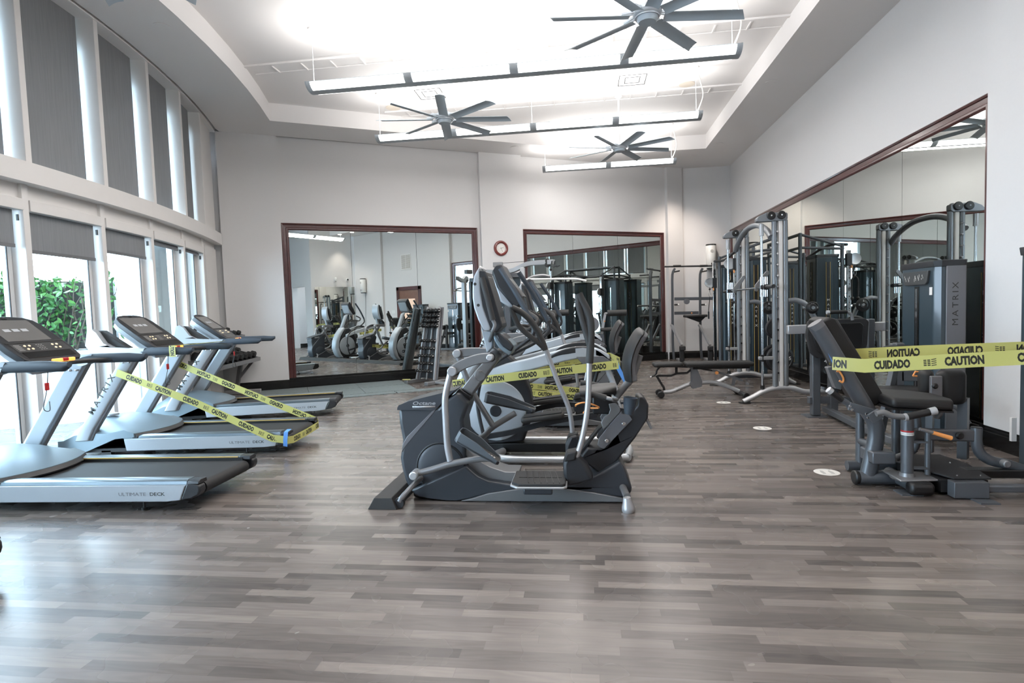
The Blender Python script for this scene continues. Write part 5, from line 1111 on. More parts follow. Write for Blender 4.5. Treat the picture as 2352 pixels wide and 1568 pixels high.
# ---- cable machine (functional trainer) in the back right corner
L = Loc((3.2, 11.85, 0)); t = thing('cable_machine', 'dual-column grey cable machine with rope handle in the back right corner', 'gym machine', L.r)
for cy, px_, ytop in ((12.70, 1642.5, 600), (10.95, 1690, 555)):
    cx_ = pY(px_, 800, cy).x-L.r.x; yy = cy-L.r.y
    MB().box2((cx_-.032, yy-.03, .06), (cx_+.032, yy+.03, 2.28)).out('perforated_column', 'chrome', t, bevel=.006)
    for k in range(17): MB().cyl((cx_, yy-.032, .35+k*.11), (cx_, yy-.03, .35+k*.11), .010, 8).out('column_hole', 'black', t)
    MB().tube([V(cx_+.11, yy, .02), V(cx_+.11, yy, 2.40)], .032, 12).out('post', 'matrix_gray', t)
    MB().tube([V(.42, yy, .02), V(.42, yy, 2.62)], .032, 12).out('post', 'matrix_gray', t)
    for z in (2.36, 2.60): MB().tube([V(cx_+.08, yy, z-.05 if z < 2.5 else z-.25), V(.42, yy, z)], .024, 10).out('top_tube', 'matrix_gray', t)
    MB().box2((cx_-.05, yy-.05, 0), (.46, yy+.05, .06)).out('base_beam', 'charcoal', t, bevel=.01)
    zc = 1.85 if cy > 12 else 2.12
    MB().box2((cx_-.045, yy-.045, zc-.12), (cx_+.045, yy+.045, zc+.10)).out('carriage', 'charcoal', t, bevel=.006)
    o = MB().lathe([(.085, -.012), (.10, -.016), (.105, 0), (.10, .016), (.085, .012)], (cx_-.10, yy-.02, zc), (0, 1, 0), 28).out('pulley_wheel', 'silver', t)
    MB().cyl((cx_-.10, yy-.03, zc), (cx_-.10, yy-.01, zc), .035, 16).out('pulley_hub', 'black', o)
    for k in range(6): 
        a = k*math.pi/3; MB().cyl((cx_-.10+.03*math.cos(a), yy-.02, zc+.03*math.sin(a)), (cx_-.10+.088*math.cos(a), yy-.02, zc+.088*math.sin(a)), .008, 6).out('pulley_spoke', 'black', o)
    MB().tube([V(cx_-.03, yy-.05, zc-.12), V(cx_-.03, yy-.07, zc-.17)], .012, 8).out('adjust_knob', 'orange', t)
    # hanging attachment
    hx = cx_-.10; MB().cyl((hx, yy-.02, zc-.10), (hx, yy-.02, zc-.20), .006, 8).out('cable', 'black', t); MB().sph((hx, yy-.02, zc-.14), .022, 10).out('cable_ball', 'black', t)
    MB().tube([V(hx, yy-.02, zc-.18), V(hx-.018, yy-.02, zc-.23), V(hx-.018, yy-.02, zc-.27), V(hx, yy-.02, zc-.31), V(hx+.018, yy-.02, zc-.27), V(hx+.018, yy-.02, zc-.23)], .004, 6, 3, closed=True).out('carabiner', 'chrome', t)
    if cy < 12:
        for s in (-1, 1):
            MB().tube([V(hx, yy-.02, zc-.31), V(hx+s*.05, yy-.02, zc-.37), V(hx+s*.055, yy-.02, zc-.55), V(hx+s*.05, yy-.02, zc-.70)], .016, 10, 3).out('rope', 'rubber', t)
            MB().sph((hx+s*.05, yy-.02, zc-.71), .034, 10).out('rope_end', 'black', t)
    else:
        MB().tube([V(hx, yy-.02, zc-.31), V(hx-.03, yy-.02, zc-.6), V(hx-.03, yy-.02, zc-.72)], .008, 6).out('strap', 'black', t); MB().cyl((hx-.03, yy-.02, zc-.62), (hx-.03, yy-.02, zc-.78), .018, 10).out('strap_handle', 'black', t)
    tower(t, L, L.r.x+cx_+.16, L.r.x+cx_+.16+.40, cy-.02, cy+.44, 2.22, True, False, stripe=True)
MB().tube([V(.42, 12.70-L.r.y, 2.60), V(.42, 10.95-L.r.y, 2.60)], .03, 12).out('top_beam', 'matrix_gray', t)
MB().tube([V(.42, 12.70-L.r.y, 2.36), V(.42, 10.95-L.r.y, 2.36)], .026, 12).out('top_beam', 'matrix_gray', t)
MB().tube([V(-.38, 12.70-L.r.y, 2.30), V(-.25, 12.3-L.r.y, 2.30), V(-.25, 11.4-L.r.y, 2.42), V(-.38, 10.95-L.r.y, 2.38)], .026, 12, 3).out('pull_up_bar', 'charcoal', t)
# ---- leg press / curl station with its weight tower
L = Loc((3.0, 6.6, 0)); t = thing('leg_machine', 'grey leg machine with a large black foot plate and a tall weight tower with placard', 'gym machine', L.r)
tower(t, L, 3.33, 3.60, 5.87, 6.48, 1.74)
MB().tube([L.w(2.90, 7.30, .07), L.w(2.83, 6.1, .07), L.w(2.84, 5.3, .07)], .05, 4, 1, rb=.045, rot=.785).out('base_rail', 'matrix_gray', t, bevel=.006)
for x in (2.74, 2.94): MB().box2(L.w(x-.045, 7.12, .02), L.w(x+.045, 7.22, .78)).out('post', 'matrix_gray', t, bevel=.008)
MB().box2(L.w(2.62, 7.08, 0), L.w(2.85, 7.30, .012)).out('floor_plate', 'matrix_gray', t)
MB().box2(L.w(2.66, 7.13, .16), L.w(3.3, 7.21, .24)).out('cross_beam', 'matrix_gray', t, bevel=.006)
pl = [L.p(x, y, 7.05) for x, y in ((1855, 738), (1870, 731), (1905, 733), (1985, 730), (1994, 738), (1990, 790), (1980, 822), (1875, 822), (1860, 810), (1850, 770))]
MB().xz([(a.x, a.z) for a in pl], 7.02-L.r.y, 7.08-L.r.y).out('foot_plate', 'rubber', t, bevel=.015, segs=3)
ip = [(a.x*.8+(pl[0].x+pl[4].x)/2*.2, a.z*.8+(pl[0].z+pl[6].z)/2*.2) for a in pl]; MB().xz(ip, 7.008-L.r.y, 7.022-L.r.y).out('plate_tread', 'black', t, bevel=.006)
ah = [L.p(x, y, 6.9) for x, y in ((1905, 717), (1945, 716), (1955, 722), (1958, 735))]
MB().tube(ah[:2], .022, 12).out('hand_grip', 'black', t); MB().tube(ah[1:], .018, 10, 3).out('grip_tube', 'pewter', t); MB().cyl(ah[0], ah[0]-V(.03, 0, 0), .024, 12).out('grip_cap', 'silver', t)
bm = [L.p(1808, 757, 7.4), L.p(1852, 750, 7.4)]; MB().bar(V(bm[0].x, .8, bm[0].z), V(bm[1].x+.9, .8, bm[1].z-.02), .11, .07).out('top_beam', 'pewter_l', t, bevel=.01)
MB().box2(L.w(3.42, 7.35, 0), L.w(3.5, 7.45, 1.15)).out('post', 'matrix_gray', t, bevel=.01)
q = [L.p(2028, 812, 6.0), L.p(2105, 812, 6.0)]; MB().rbox((q[0]+q[1])/2+V(0, 0, .0), ((q[1]-q[0]).length, .10, .16), .03, Matrix.Rotation(-.25, 3, 'X')).out('back_pad', 'vinyl', t)
MB().box2(L.w(3.05, 6.0, .02), L.w(3.13, 6.08, .95)).out('seat_post', 'matrix_gray', t, bevel=.01)
MB().bar(L.w(2.86, 5.9, .10), L.w(3.06, 6.02, .8), .08, .05).out('seat_brace', 'matrix_gray', t, bevel=.006)
MB().bar(L.w(3.1, 6.03, .62), L.w(3.36, 6.03, .62), .10, .06).out('tower_link', 'matrix_gray', t, bevel=.006)
MB().rbox(L.w(2.98, 5.75, .50), (.42, .44, .08), .03).out('seat_pad', 'vinyl', t)
q = L.p(2097, 863, 5.7); MB().tube([q, q+V(.02, 0, .04), q+V(.09, 0, .03), q+V(.10, 0, -.01), q], .008, 8).out('pull_lever', 'orange', t)
MB().tube([L.w(3.05, 5.45, .35), L.w(3.15, 5.3, .45), L.w(3.25, 5.25, .30)], .02, 10, 3).out('roller_arm', 'matrix_gray', t)
m = MB().rbox(L.w(2.95, 7.05, .50), (.14, .10, .30), .03); m.out('link_cover', 'matrix_gray', t)
# ---- hip machine in the right foreground
L = Loc((2.45, 4.5, 0)); t = thing('hip_machine', 'grey hip adductor machine with tilted black seat in the right foreground', 'gym machine', L.r)
Ya = 4.50
bf = L.P([(1873, 744), (1905, 795), (1952, 875), (1990, 938), (2008, 968), (2012, 1003), (2004, 1045), (1994, 1090)], Ya)
MB().tube(bf, .046, 16, 3, rb=.058, up=(1, 0, 0)).out('back_frame', 'matrix_gray', t)
MB().cyl(bf[0]-V(.006, 0, -.008), bf[0]+V(.02, 0, -.03), .055, 16).out('frame_cap', 'shroud_gray', t)
def slab(name, pts, Y, y0, y1, m, bev=.02, par=None):
    q = L.P(pts, Y); return MB().xz([(a.x, a.z) for a in q], Y+y0-L.r.y, Y+y1-L.r.y).out(name, m, par or t, bevel=bev, segs=3)
slab('back_pad', [(1886, 735), (1902, 728), (1922, 733), (1975, 820), (2024, 902), (2024, 920), (2010, 931), (1990, 930), (1940, 840)], 4.60, -.03, .28, 'vinyl', .025)
slab('back_pad_shell', [(1885, 740), (1892, 745), (1985, 925), (1978, 922), (1935, 845)], 4.60, -.02, .26, 'black', .004)
sp = [L.w(*k) for k in ((2.20, 4.37, .60), (2.60, 4.36, .575), (2.66, 4.50, .575), (2.66, 4.72, .58), (2.55, 4.86, .585), (2.2, 4.86, .61))]
MB().prism(sp, (0, 0, 0), (0, 0, .075)).out('seat_pad', 'vinyl', t, bevel=.028, segs=4, ang=50)
MB().prism([p+V(0, 0, -.012) for p in sp], (0, 0, 0), (0, 0, .012)).out('seat_base', 'black', t)
def tb(name, pts, r, m='matrix_gray', n=12, sm=3, **k): return MB().tube([L.w(*p) for p in pts], r, n, sm, **k).out(name, m, t)
tb('base_tube', [(2.02, 4.50, .055), (2.38, 4.50, .055)], .05, n=16, sm=1); 
for x in (2.0, 2.012): pass
MB().cyl(L.w(1.99, 4.50, .055), L.w(2.03, 4.50, .055), .053, 16).out('tube_end_cap', 'black', t, bevel=.012)
tb('front_foot_tube', [(2.30, 4.24, .055), (2.30, 4.62, .055)], .045, sm=1); MB().box2(L.w(2.24, 4.20, .01), L.w(2.40, 4.30, .10)).out('tube_end_cap', 'black', t, bevel=.03, segs=3)
MB().box2(L.w(2.20, 4.24, 0), L.w(2.34, 4.36, .010)).out('floor_plate', 'matrix_gray', t)
a = L.p(2084, 975, 4.36); tb('pivot_column', [(a.x+L.r.x, 4.36, .10), (a.x+L.r.x, 4.36, .53)], .040, n=20, sm=1); cx_ = a.x+L.r.x
for z, m in ((.435, 'red'), (.422, 'white_p'), (.41, 'white_p')): MB().cyl(L.w(cx_, 4.36, z), L.w(cx_, 4.36, z+.010), .0412, 20).out('warning_band', m, t)
MB().lathe([(0, 0), (.10, 0), (.11, .012), (.05, .02), (.045, .05), (0, .05)], L.w(cx_, 4.36, .085)).out('pivot_base', 'pewter', t)
b = L.p(2131, 1000, 4.36).x+L.r.x; tb('link_column', [(b, 4.36, .12), (b, 4.36, .44)], .019, sm=1)
for z in (.36, .17): MB().bar(L.w(cx_, 4.36, z), L.w(b, 4.36, z-.003), .014, .04).out('link_bracket', 'matrix_gray', t)
MB().xy([(L.w(cx_-.10, 0, 0).x, -.25), (L.w(b+.10, 0, 0).x, -.22), (L.w(b+.10, 0, 0).x, -.05), (L.w(cx_-.10, 0, 0).x, .02)], .095, .11).out('cam_plate', 'pewter', t, bevel=.03)
for x, y in ((2.20, 4.86), (2.47, 4.86)): tb('rear_post', [(x, y, .04), (x, y, .56)], .032, sm=1)
tb('rear_foot_tube', [(2.1, 4.86, .045), (2.6, 4.86, .045)], .04, sm=1); tb('side_tube', [(2.12, 4.52, .25), (2.2, 4.7, .25), (2.2, 4.86, .25)], .03)
MB().box2(L.w(2.08, 4.40, .18), L.w(2.24, 4.60, .27)).out('link_bracket', 'matrix_gray', t, bevel=.01)
tb('bent_post', [(2.46, 4.56, .54), (2.47, 4.56, .36), (2.45, 4.58, .24), (2.35, 4.62, .17)], .026)
MB().prism([L.w(*k) for k in ((2.30, 4.84, .125), (2.80, 4.86, .125), (2.84, 4.60, .125), (2.76, 4.22, .125), (2.52, 4.22, .125), (2.42, 4.5, .125))], (0, 0, 0), (0, 0, .012)).out('step_plate', 'rubber', t, bevel=.003)
for q in ((2.57, 4.27), (2.72, 4.27), (2.72, 4.6)): MB().sph(L.w(q[0], q[1], .138), .008, 8).out('plate_bolt', 'chrome', t)
MB().box2(L.w(2.49, 4.16, .012), L.w(2.71, 4.24, .122)).out('front_box', 'matrix_gray', t, bevel=.004); MB().box2(L.w(2.60, 4.07, 0), L.w(2.72, 4.22, .010)).out('floor_plate', 'matrix_gray', t)
MB().box2(L.w(2.45, 4.24, .03), L.w(2.75, 4.80, .115)).out('frame_box', 'black', t)
MB().box2(L.w(2.70, 4.18, .045), L.w(3.3, 4.24, .095)).out('base_beam', 'matrix_gray', t, bevel=.01); MB().box2(L.w(2.72, 4.40, .08), L.w(3.3, 4.5, .14)).out('base_beam', 'black', t, bevel=.008)
# long arm to the right with upright hook tube
a0, a1 = L.p(2096, 996, 4.45), L.p(2236, 1000, 4.45); MB().bar(a0, a1, .085, .05).out('swing_arm', 'matrix_gray', t, bevel=.012)
q = L.p(2203, 1000, 4.42); MB().lathe([(0, 0), (.026, 0), (.028, .01), (.02, .022), (0, .022)], q, (0, -1, 0), 16).out('arm_bumper', 'black', t)
hk = L.P([(2243, 982), (2243, 1015), (2251, 1040), (2275, 1057), (2310, 1065), (2352, 1078), (2420, 1094)], 4.45); MB().tube(hk, .036, 16, 4).out('hook_tube', 'matrix_gray', t); MB().cyl(hk[0]-V(0, 0, .004), hk[0]+V(0, 0, .006), .034, 16).out('tube_end_cap', 'black', t)
q = L.p(2303, 1062, 4.40); MB().cyl(q, q-V(0, .05, 0), .026, 16).out('arm_pin', 'pewter', t, bevel=.006)
a0, a1, a2 = L.p(2112, 985, 4.28), L.p(2142, 993, 4.28), L.p(2185, 1006, 4.28); MB().cyl(a0, a1, .012, 10).out('lever_rod', 'pewter', t); MB().tube([a1, a2], [.013, .016], 12).out('lever_grip', 'orange', t)
# near hand bar, back link, dip bar
hb = L.P([(2012, 950), (2030, 947), (2050, 955), (2080, 957)], 4.26); MB().tube(hb, .021, 12, 4).out('hand_bar', 'pewter', t)
hb = L.P([(2083, 957), (2134, 946)], 4.26); MB().tube(hb, .025, 14).out('hand_grip', 'black', t); d_ = (hb[1]-hb[0]).normalized()
MB().cyl(hb[1], hb[1]+d_*.045, .028, 14).out('grip_cap', 'silver', t); MB().cyl(hb[0]-d_*.02, hb[0], .027, 14).out('grip_collar', 'pewter_l', t)
MB().bar(L.p(1950, 932, 4.38), L.p(2010, 950, 4.38), .06, .02).out('link_plate', 'matrix_gray', t, bevel=.004)
MB().bar(L.p(1998, 962, 4.33), L.p(2022, 948, 4.33), .075, .02).out('link_plate', 'matrix_gray', t, bevel=.004)
for x, y in ((1952, 933), (1990, 950), (1994, 958), (1957, 940)): MB().lathe([(0, .008), (.008, .008), (.011, 0), (0, 0)], L.p(x, y, 4.37), (0, -1, 0), 10).out('plate_bolt', 'chrome', t)
db = L.P([(1910, 900), (1934, 919)], 4.42); MB().tube(db, .022, 12).out('hand_grip', 'black', t); d_ = (db[1]-db[0]).normalized(); MB().cyl(db[0]-d_*.03, db[0], .025, 12).out('grip_cap', 'silver', t)
MB().tube(L.P([(1934, 919), (1945, 925), (1953, 935)], 4.42), .022, 12, 3).out('hand_bar', 'matrix_gray', t)
slab('ratchet_bracket', [(1897, 843), (1908, 840), (1931, 878), (1928, 894), (1915, 890)], 4.6, -.03, .03, 'pewter', .004)
lv = L.P([(1915, 852), (1920, 850), (1930, 866), (1928, 876), (1921, 872)], 4.50); MB().tube([p-V(0, .05, 0) for p in lv], .007, 8, 3).out('release_lever', 'orange', t)
# thigh pads
def tpad(x0, x1, yt, yb_, Y, dy):
    a, b = L.p(x0, yt, Y), L.p(x1, yb_, Y); c_ = (a+b)/2
    return MB().rbox((c_.x, c_.y+dy/2, c_.z), (abs(b.x-a.x), dy, abs(a.z-b.z)), .045).out('thigh_pad', 'vinyl', t, ang=50)
tpad(2162, 2228, 851, 931, 4.72, .12); tpad(2121, 2152, 850, 918, 4.95, .12)
MB().box2(*[V(k.x, 4.70-L.r.y+e, k.z) for k, e in ((L.p(2139, 864, 4.70), 0), (L.p(2165, 930, 4.70), .03))]).out('pad_bracket', 'shroud_gray', t, bevel=.006)
q = L.p(2146, 886, 4.68); MB().lathe([(0, 0), (.02, 0), (.022, .012), (.012, .02), (0, .02)], q, (0, -1, 0), 14).out('pad_knob', 'black', t)
tb('pad_post', [(2.93, 4.80, .12), (2.93, 4.80, .60)], .045, n=4, sm=1, rot=.785); tb('pad_post', [(2.80, 5.0, .12), (2.80, 5.0, .60)], .035, n=4, sm=1, rot=.785)
tb('pad_arm', [(2.7, 4.75, .50), (2.66, 4.65, .48), (2.72, 4.7, .56), (2.70, 4.78, .62)], .02)
tower(t, L, 3.23, 3.52, 4.10, 4.70, 1.74)
MB().box2(L.w(3.20, 4.69, .28), L.w(3.235, 4.712, .46)).out('warning_label', 'white_p', t)
# caution tape across the hip machine
ta = [pY(1912, 834, 4.42), pY(1985, 840, 4.30), pY(2352, 820, 4.02)]; tb2 = (ta[2]-ta[1]).normalized()
ribbon('caution_tape', 'caution tape stretched across the hip machine backrest to the right edge, nearer run', [ta[0], ta[1], ta[2], ta[2]+tb2*.5], [V(0, 0, 1)], .098, phase=-.12)
tc = [pY(1905, 822, 4.5), pY(1962, 815, 4.72), pY(2110, 808, 4.62), pY(2352, 800, 4.45), pY(2420, 799, 4.42)]
ribbon('caution_tape', 'caution tape stretched across the hip machine backrest to the right edge, farther run', tc, [V(0, 0, 1)], .098, phase=-.22, flip=True)
tb3 = [pY(1905, 806, 4.47), pY(1916, 832, 4.47)]; ribbon('painter_tape', 'blue tape strip on the hip machine backrest', tb3, [V(1, 0, .3)], .03, text=False, m='blue_tape', group='blue tape strips')
# ---- lat pulldown by the pillar
L = Loc((-1.45, 11.6, 0)); t = thing('lat_pulldown', 'grey lat pulldown machine with long white bar, in front of the pillar with the clock', 'gym machine', L.r)
def B_(x, y, Y): return L.p(1110+x/4.976, 520+y/4.976, Y)
bp = [B_(30, 515, 11.5), B_(200, 520, 11.3), B_(330, 505, 11.1), B_(420, 468, 11.0), B_(500, 432, 10.9), B_(620, 414, 10.75), B_(805, 405, 10.5)]
MB().tube(bp, .055, 4, 4, rb=.06, rot=.785).out('boom', 'pewter_l', t, bevel=.006)
MB().box2(V(-.18, .1, .05), V(-.06, .26, bp[0].z+.02)).out('main_post', 'matrix_gray', t, bevel=.01)
e = B_(448, 470, 10.95); MB().box2((e.x-.045, e.y-.06, .05), (e.x+.045, e.y+.06, e.z)).out('front_post', 'pewter_l', t, bevel=.01)
tw = B_(180, 415, 11.8); MB().box2((tw.x-.10, .0, tw.z-.10), (tw.x+.10, .10, tw.z+.0)).out('tower_head', 'pewter', t, bevel=.01)
MB().cyl(tw+V(.08, 0, -.01), B_(735, 378, 10.58), .0045, 6).out('cable', 'black', t)
for k, (x, y) in enumerate(((735, 392), (735, 436))): q = B_(x, y, 10.57); MB().cyl(q-V(0, .02, 0), q+V(0, .02, 0), .052 if k else .045, 20).out('pulley', 'black', t, bevel=.006)
q = B_(770, 420, 10.5); zb = B_(770, 595, 10.5).z
MB().cyl(q, V(q.x, q.y, zb+.12), .005, 6).out('cable', 'black', t); MB().sph(V(q.x, q.y, B_(770, 492, 10.5).z), .026, 10).out('cable_ball', 'black', t)
MB().cyl(V(q.x, q.y, zb+.14), V(q.x, q.y, zb), .012, 8).out('bar_hanger', 'chrome', t)
bars = [B_(475, 612, 10.5), B_(520, 603, 10.5), B_(700, 601, 10.5), B_(860, 598, 10.5), B_(1030, 598, 10.5), B_(1100, 604, 10.5), B_(1178, 622, 10.5)]
MB().tube(bars, .019, 12, 3).out('lat_bar', 'white_p', t)
MB().tube([B_(510, 596, 10.52), B_(580, 568, 10.5), B_(680, 556, 10.5), B_(765, 570, 10.5)], .014, 4, 4, rb=.022).out('bar_cover', 'pewter', t)
for x in (785, 820):
    a = B_(x, 392, 10.45); MB().tube([a, a+V(-.01, 0, -.07), a+V(.03, -.02, -.11), a+V(.09, -.03, -.09)], .010, 8, 4).out('storage_hook', 'black', t)
o = MB().box2((-.45, .30, .05), (.15, .72, 2.12)).out('weight_tower', 'shroud', t, bevel=.02, segs=3)
MB().box2((-.20, .285, .4), (-.10, .302, 2.0)).out('perforated_strip', 'chrome', o)
MB().box2((-.50, .26, 2.08), (.20, .78, 2.18)).out('tower_frame', 'matrix_gray', t, bevel=.01)
for x in (-.49, .17): MB().box2((x-.03, .26, .05), (x+.03, .34, 2.1)).out('frame_post', 'matrix_gray', t, bevel=.01)
MB().box2((-.2, -1.3, .02), (-.05, .5, .09)).out('base_beam', 'matrix_gray', t, bevel=.01); MB().box2((-.5, .3, 0), (.25, .75, .05)).out('base_plate', 'charcoal', t)
MB().rbox((.55, -.85, .52), (.36, .40, .09), .03).out('seat_pad', 'vinyl', t); MB().box2((.50, -.92, .05), (.60, -.78, .48)).out('seat_post', 'matrix_gray', t); MB().bar((-.12, -.4, .06), (.56, -.86, .06), .07, .08).out('base_beam', 'matrix_gray', t)
MB().cyl((.32, -.65, .78), (.78, -.95, .78), .055, 16).out('knee_roller', 'vinyl', t); MB().bar((.52, -.80, .10), (.52, -.80, .78), .06, .05, up=(1, 0, 0)).out('roller_post', 'matrix_gray', t)

# ---- two leg stations with round rollers, in front of the right-hand back mirror
def roller_station(lb, px_, Y, orange, proto=None):
    a, b = pY(px_, 719, Y), pY(px_+45, 719, Y); R0 = V((a.x+b.x)/2, Y, 0); t = thing('leg_station', lb, 'gym machine', R0, group='leg stations with round rollers')
    h_ = (b.x-a.x)/2
    MB().cyl((-h_, 0, a.z), (h_, 0, a.z), .062, 18).out('roller_pad', 'vinyl', t, bevel=.01); MB().cyl((-h_-.05, 0, a.z), (-h_, 0, a.z), .02, 10).out('roller_axle', 'chrome', t)
    MB().bar((-h_-.04, 0, a.z), (-h_-.12, .05, a.z-.42), .05, .03, up=(1, 0, 0)).out('roller_arm', 'pewter_l', t, bevel=.005)
    MB().rbox((-h_-.02, .10, a.z-.33), (.26, .34, .07), .025).out('seat_pad', 'vinyl', t)
    MB().bar((-h_-.12, .1, a.z-.40), (-h_-.06, .12, .05), .08, .06, up=(1, 0, 0)).out('seat_post', 'matrix_gray', t)
    MB().box2((-h_-.5, .05, 0), (.35, .15, .07)).out('base_beam', 'matrix_gray', t, bevel=.01)
    MB().lathe([(0, -.012), (.15, -.012), (.155, 0), (.15, .012), (0, .012)], (-h_-.32, .12, a.z-.22), (0, 1, 0), 28).out('cam_disc', 'shroud_gray', t)
    MB().bar((-h_-.32, .12, a.z-.35), (-h_-.35, .12, .05), .07, .05, up=(1, 0, 0)).out('cam_post', 'matrix_gray', t)
    if orange: MB().sph((-h_-.06, .02, a.z-.16), .022, 10).out('pull_pin', 'orange', t)
roller_station('grey leg station with round black roller, seen between the elliptical seats and the right mirror', 1395, 11.6, 1)
roller_station('grey leg station with round black roller, seen behind the elliptical handlebars', 1262, 11.3, 0)
# ================================================================ floor discs, clock, dispensers, mats, dumbbells
for k, (x, y, lb) in enumerate(((1899, 1084, 'round white distancing floor sticker nearest the camera'), (1751, 983, 'round white distancing floor sticker, middle of three'), (1662, 924, 'round white distancing floor sticker farthest away, by the weight bench'))):
    p = fl(x, y); t = tag(MB().lathe([(0, .0008), (.096, .0008), (.096, 0), (0, 0)], (0, 0, 0), n=40).out('floor_sticker', 'sticker'), lb, 'sticker', 'round floor stickers'); t.location = p
    m = MB()
    for s in (-1, 1): m.xy([(s*.02, -.045), (s*.045, -.05), (s*.05, .0), (s*.035, .05), (s*.018, .03)], .0009, .0013)
    for z in (-.065, .062): m.xy([(-.05, z), (.05, z), (.05, z+.006), (-.05, z+.006)], .0009, .0013)
    m.out('footprint_print', 'print_gray', t)
# clock on the pillar
cpos = pP(1150.5, 570, W0+NW*.10, NW); t = thing('wall_clock', 'round wall clock with a cream face and dark red wooden rim', 'clock', cpos, math.atan2(DW.y, DW.x))
MB().lathe([(.110, .0), (.112, .022), (.135, .036), (.160, .030), (.172, .010), (.172, 0)], (0, 0, 0), (0, -1, 0), 48).out('rim', 'clock_wood', t, ang=25)
MB().lathe([(0, .010), (.114, .010), (.114, .006), (0, .006)], (0, 0, 0), (0, -1, 0), 40).out('face', 'clock_face', t)
for k in range(12):
    a = math.radians(90-30*(k+1)); m = MB(); letters(m, str(k+1), V(.088*math.cos(a), -.0112, .088*math.sin(a)-.0085), (1, 0, 0), (0, 0, 1), .017, .006, .9, center=True); m.out('numeral', 'ink', t, ang=180)
def hand(ang, L_, w_, nm): a = math.radians(90-ang); MB().bar((-.018*math.cos(a), -.014, -.018*math.sin(a)), (L_*math.cos(a), -.014, L_*math.sin(a)), .002, w_, up=(0, 1, 0)).out(nm, 'ink', t)
hand(74, .062, .006, 'hour_hand'); hand(155, .088, .0045, 'minute_hand')
def dispenser(lb, p, n, cord=False):
    t = thing('wipe_dispenser', lb, 'dispenser', p, group='white wall wipe dispensers'); n = Vector(n)
    c0 = n*.13
    MB().lathe([(0, 0), (.12, 0), (.125, .01), (.125, .56), (.12, .57), (0, .57)], c0, n=32).out('canister', 'plastic_white', t)
    MB().lathe([(.10, 0), (.128, .0), (.125, .03), (.09, .035)], c0+V(0, 0, .57), n=32).out('lid', 'black', t); MB().lathe([(.08, 0), (.11, 0), (.11, -.03), (.08, -.03)], c0, n=32).out('outlet', 'black', t)
    u = V(0, 0, 1).cross(n).normalized()
    R_ = [c0+n*(.1255*math.cos(b))+u*(.1255*math.sin(b)) for b in (-.25, .25)]
    o_ = MB().lathe([(.036, 0), (.040, 0), (.040, .002), (.036, .002)], c0+n*.125+V(0, 0, .42), n, 24).out('round_logo', 'print_gray', t)
    for z, r in ((.10, .028), (.10, .028)): MB().lathe([(0, 0), (r, 0), (r, .002), (0, .002)], c0+n*.1255+V(0, 0, z), n, 20).out('round_print', 'print_gray', t)
    MB().box2(-u*.03-V(0, 0, -.1), u*.03+n*.02+V(0, 0, .5)).out('bracket', 'black', t)
    if cord: MB().tube([c0*.2, c0*.1+V(0, 0, -.5)+u*.03, V(0, 0, -1.6)+u*.12+n*.01], .006, 6, 4).out('cord', 'black', t)
p = pY(1631, 616, YB); dispenser('white cylinder wipe dispenser on the back wall right of the knee raise tower', V(p.x, YB, p.z), (0, -1, 0))
dispenser('white cylinder wipe dispenser on the right wall behind the camera, seen reflected', V(XR, .50, 2.38), (-1, 0, 0), True)
# right wall behind: air return grille, door
t = thing('air_grille', 'white wall air return grille high on the right wall, seen reflected', 'vent', (XR, 3.2, 3.5))
MB().box2((-.02, -.30, -.32), (0, .30, .32)).out('grille_frame', 'frame_white', t, bevel=.004); MB().box2((-.024, -.26, -.28), (-.018, .26, .28)).out('grille_back', 'grille', t)
for k in range(14): MB().box((-.026, 0, -.26+k*.04), (.006, .51, .012)).out('slat', 'frame_white', t)
MB().box((-.028, 0, 0), (.008, .015, .56)).out('mullion', 'frame_white', t)
t = thing('door_1', 'dark wood door with a warm lit pane on the right wall, seen reflected', 'door', (XR, 3.3, 0)); t['kind'] = 'structure'
for y0, y1, z0, z1 in ((-.73, -.58, 0, 2.50), (.58, .73, 0, 2.50), (-.73, .73, 2.35, 2.50)): MB().box2((-.05, y0, z0), (0, y1, z1)).out('door_frame', 'wood', t, bevel=.01)
MB().box2((-.02, -.58, 0), (-.005, .58, 2.35)).out('door_leaf', 'door_wood', t); MB().box2((-.024, -.36, .3), (-.018, .36, 2.0)).out('door_pane', 'door_light', t)
MB().cyl((-.06, -.47, 1.0), (-.06, -.47, 1.2), .01, 8).out('door_handle', 'chrome', t)
t = tag(MB().box2((XR-.012, 2.18, 1.42), (XR, 2.42, 1.56)).out('switch_plate', 'plastic_white', None, bevel=.003), 'white double light switch beside the dark door, seen reflected', 'switch')
t = thing('security_camera', 'small white dome camera on the wall behind the camera, seen reflected', 'camera', (3.45, -.36, 2.98)); MB().sph((0, .05, 0), .06, 16).out('housing', 'plastic_white', t); MB().sph((-.01, .09, 0), .04, 12).out('dome', 'black_gloss', t)
t = tag(MB().rbox((2.95, -.47, 3.0), (.10, .06, .16), .02).out('wall_sensor', 'plastic_white'), 'small white wall sensor behind the camera, seen reflected', 'sensor')
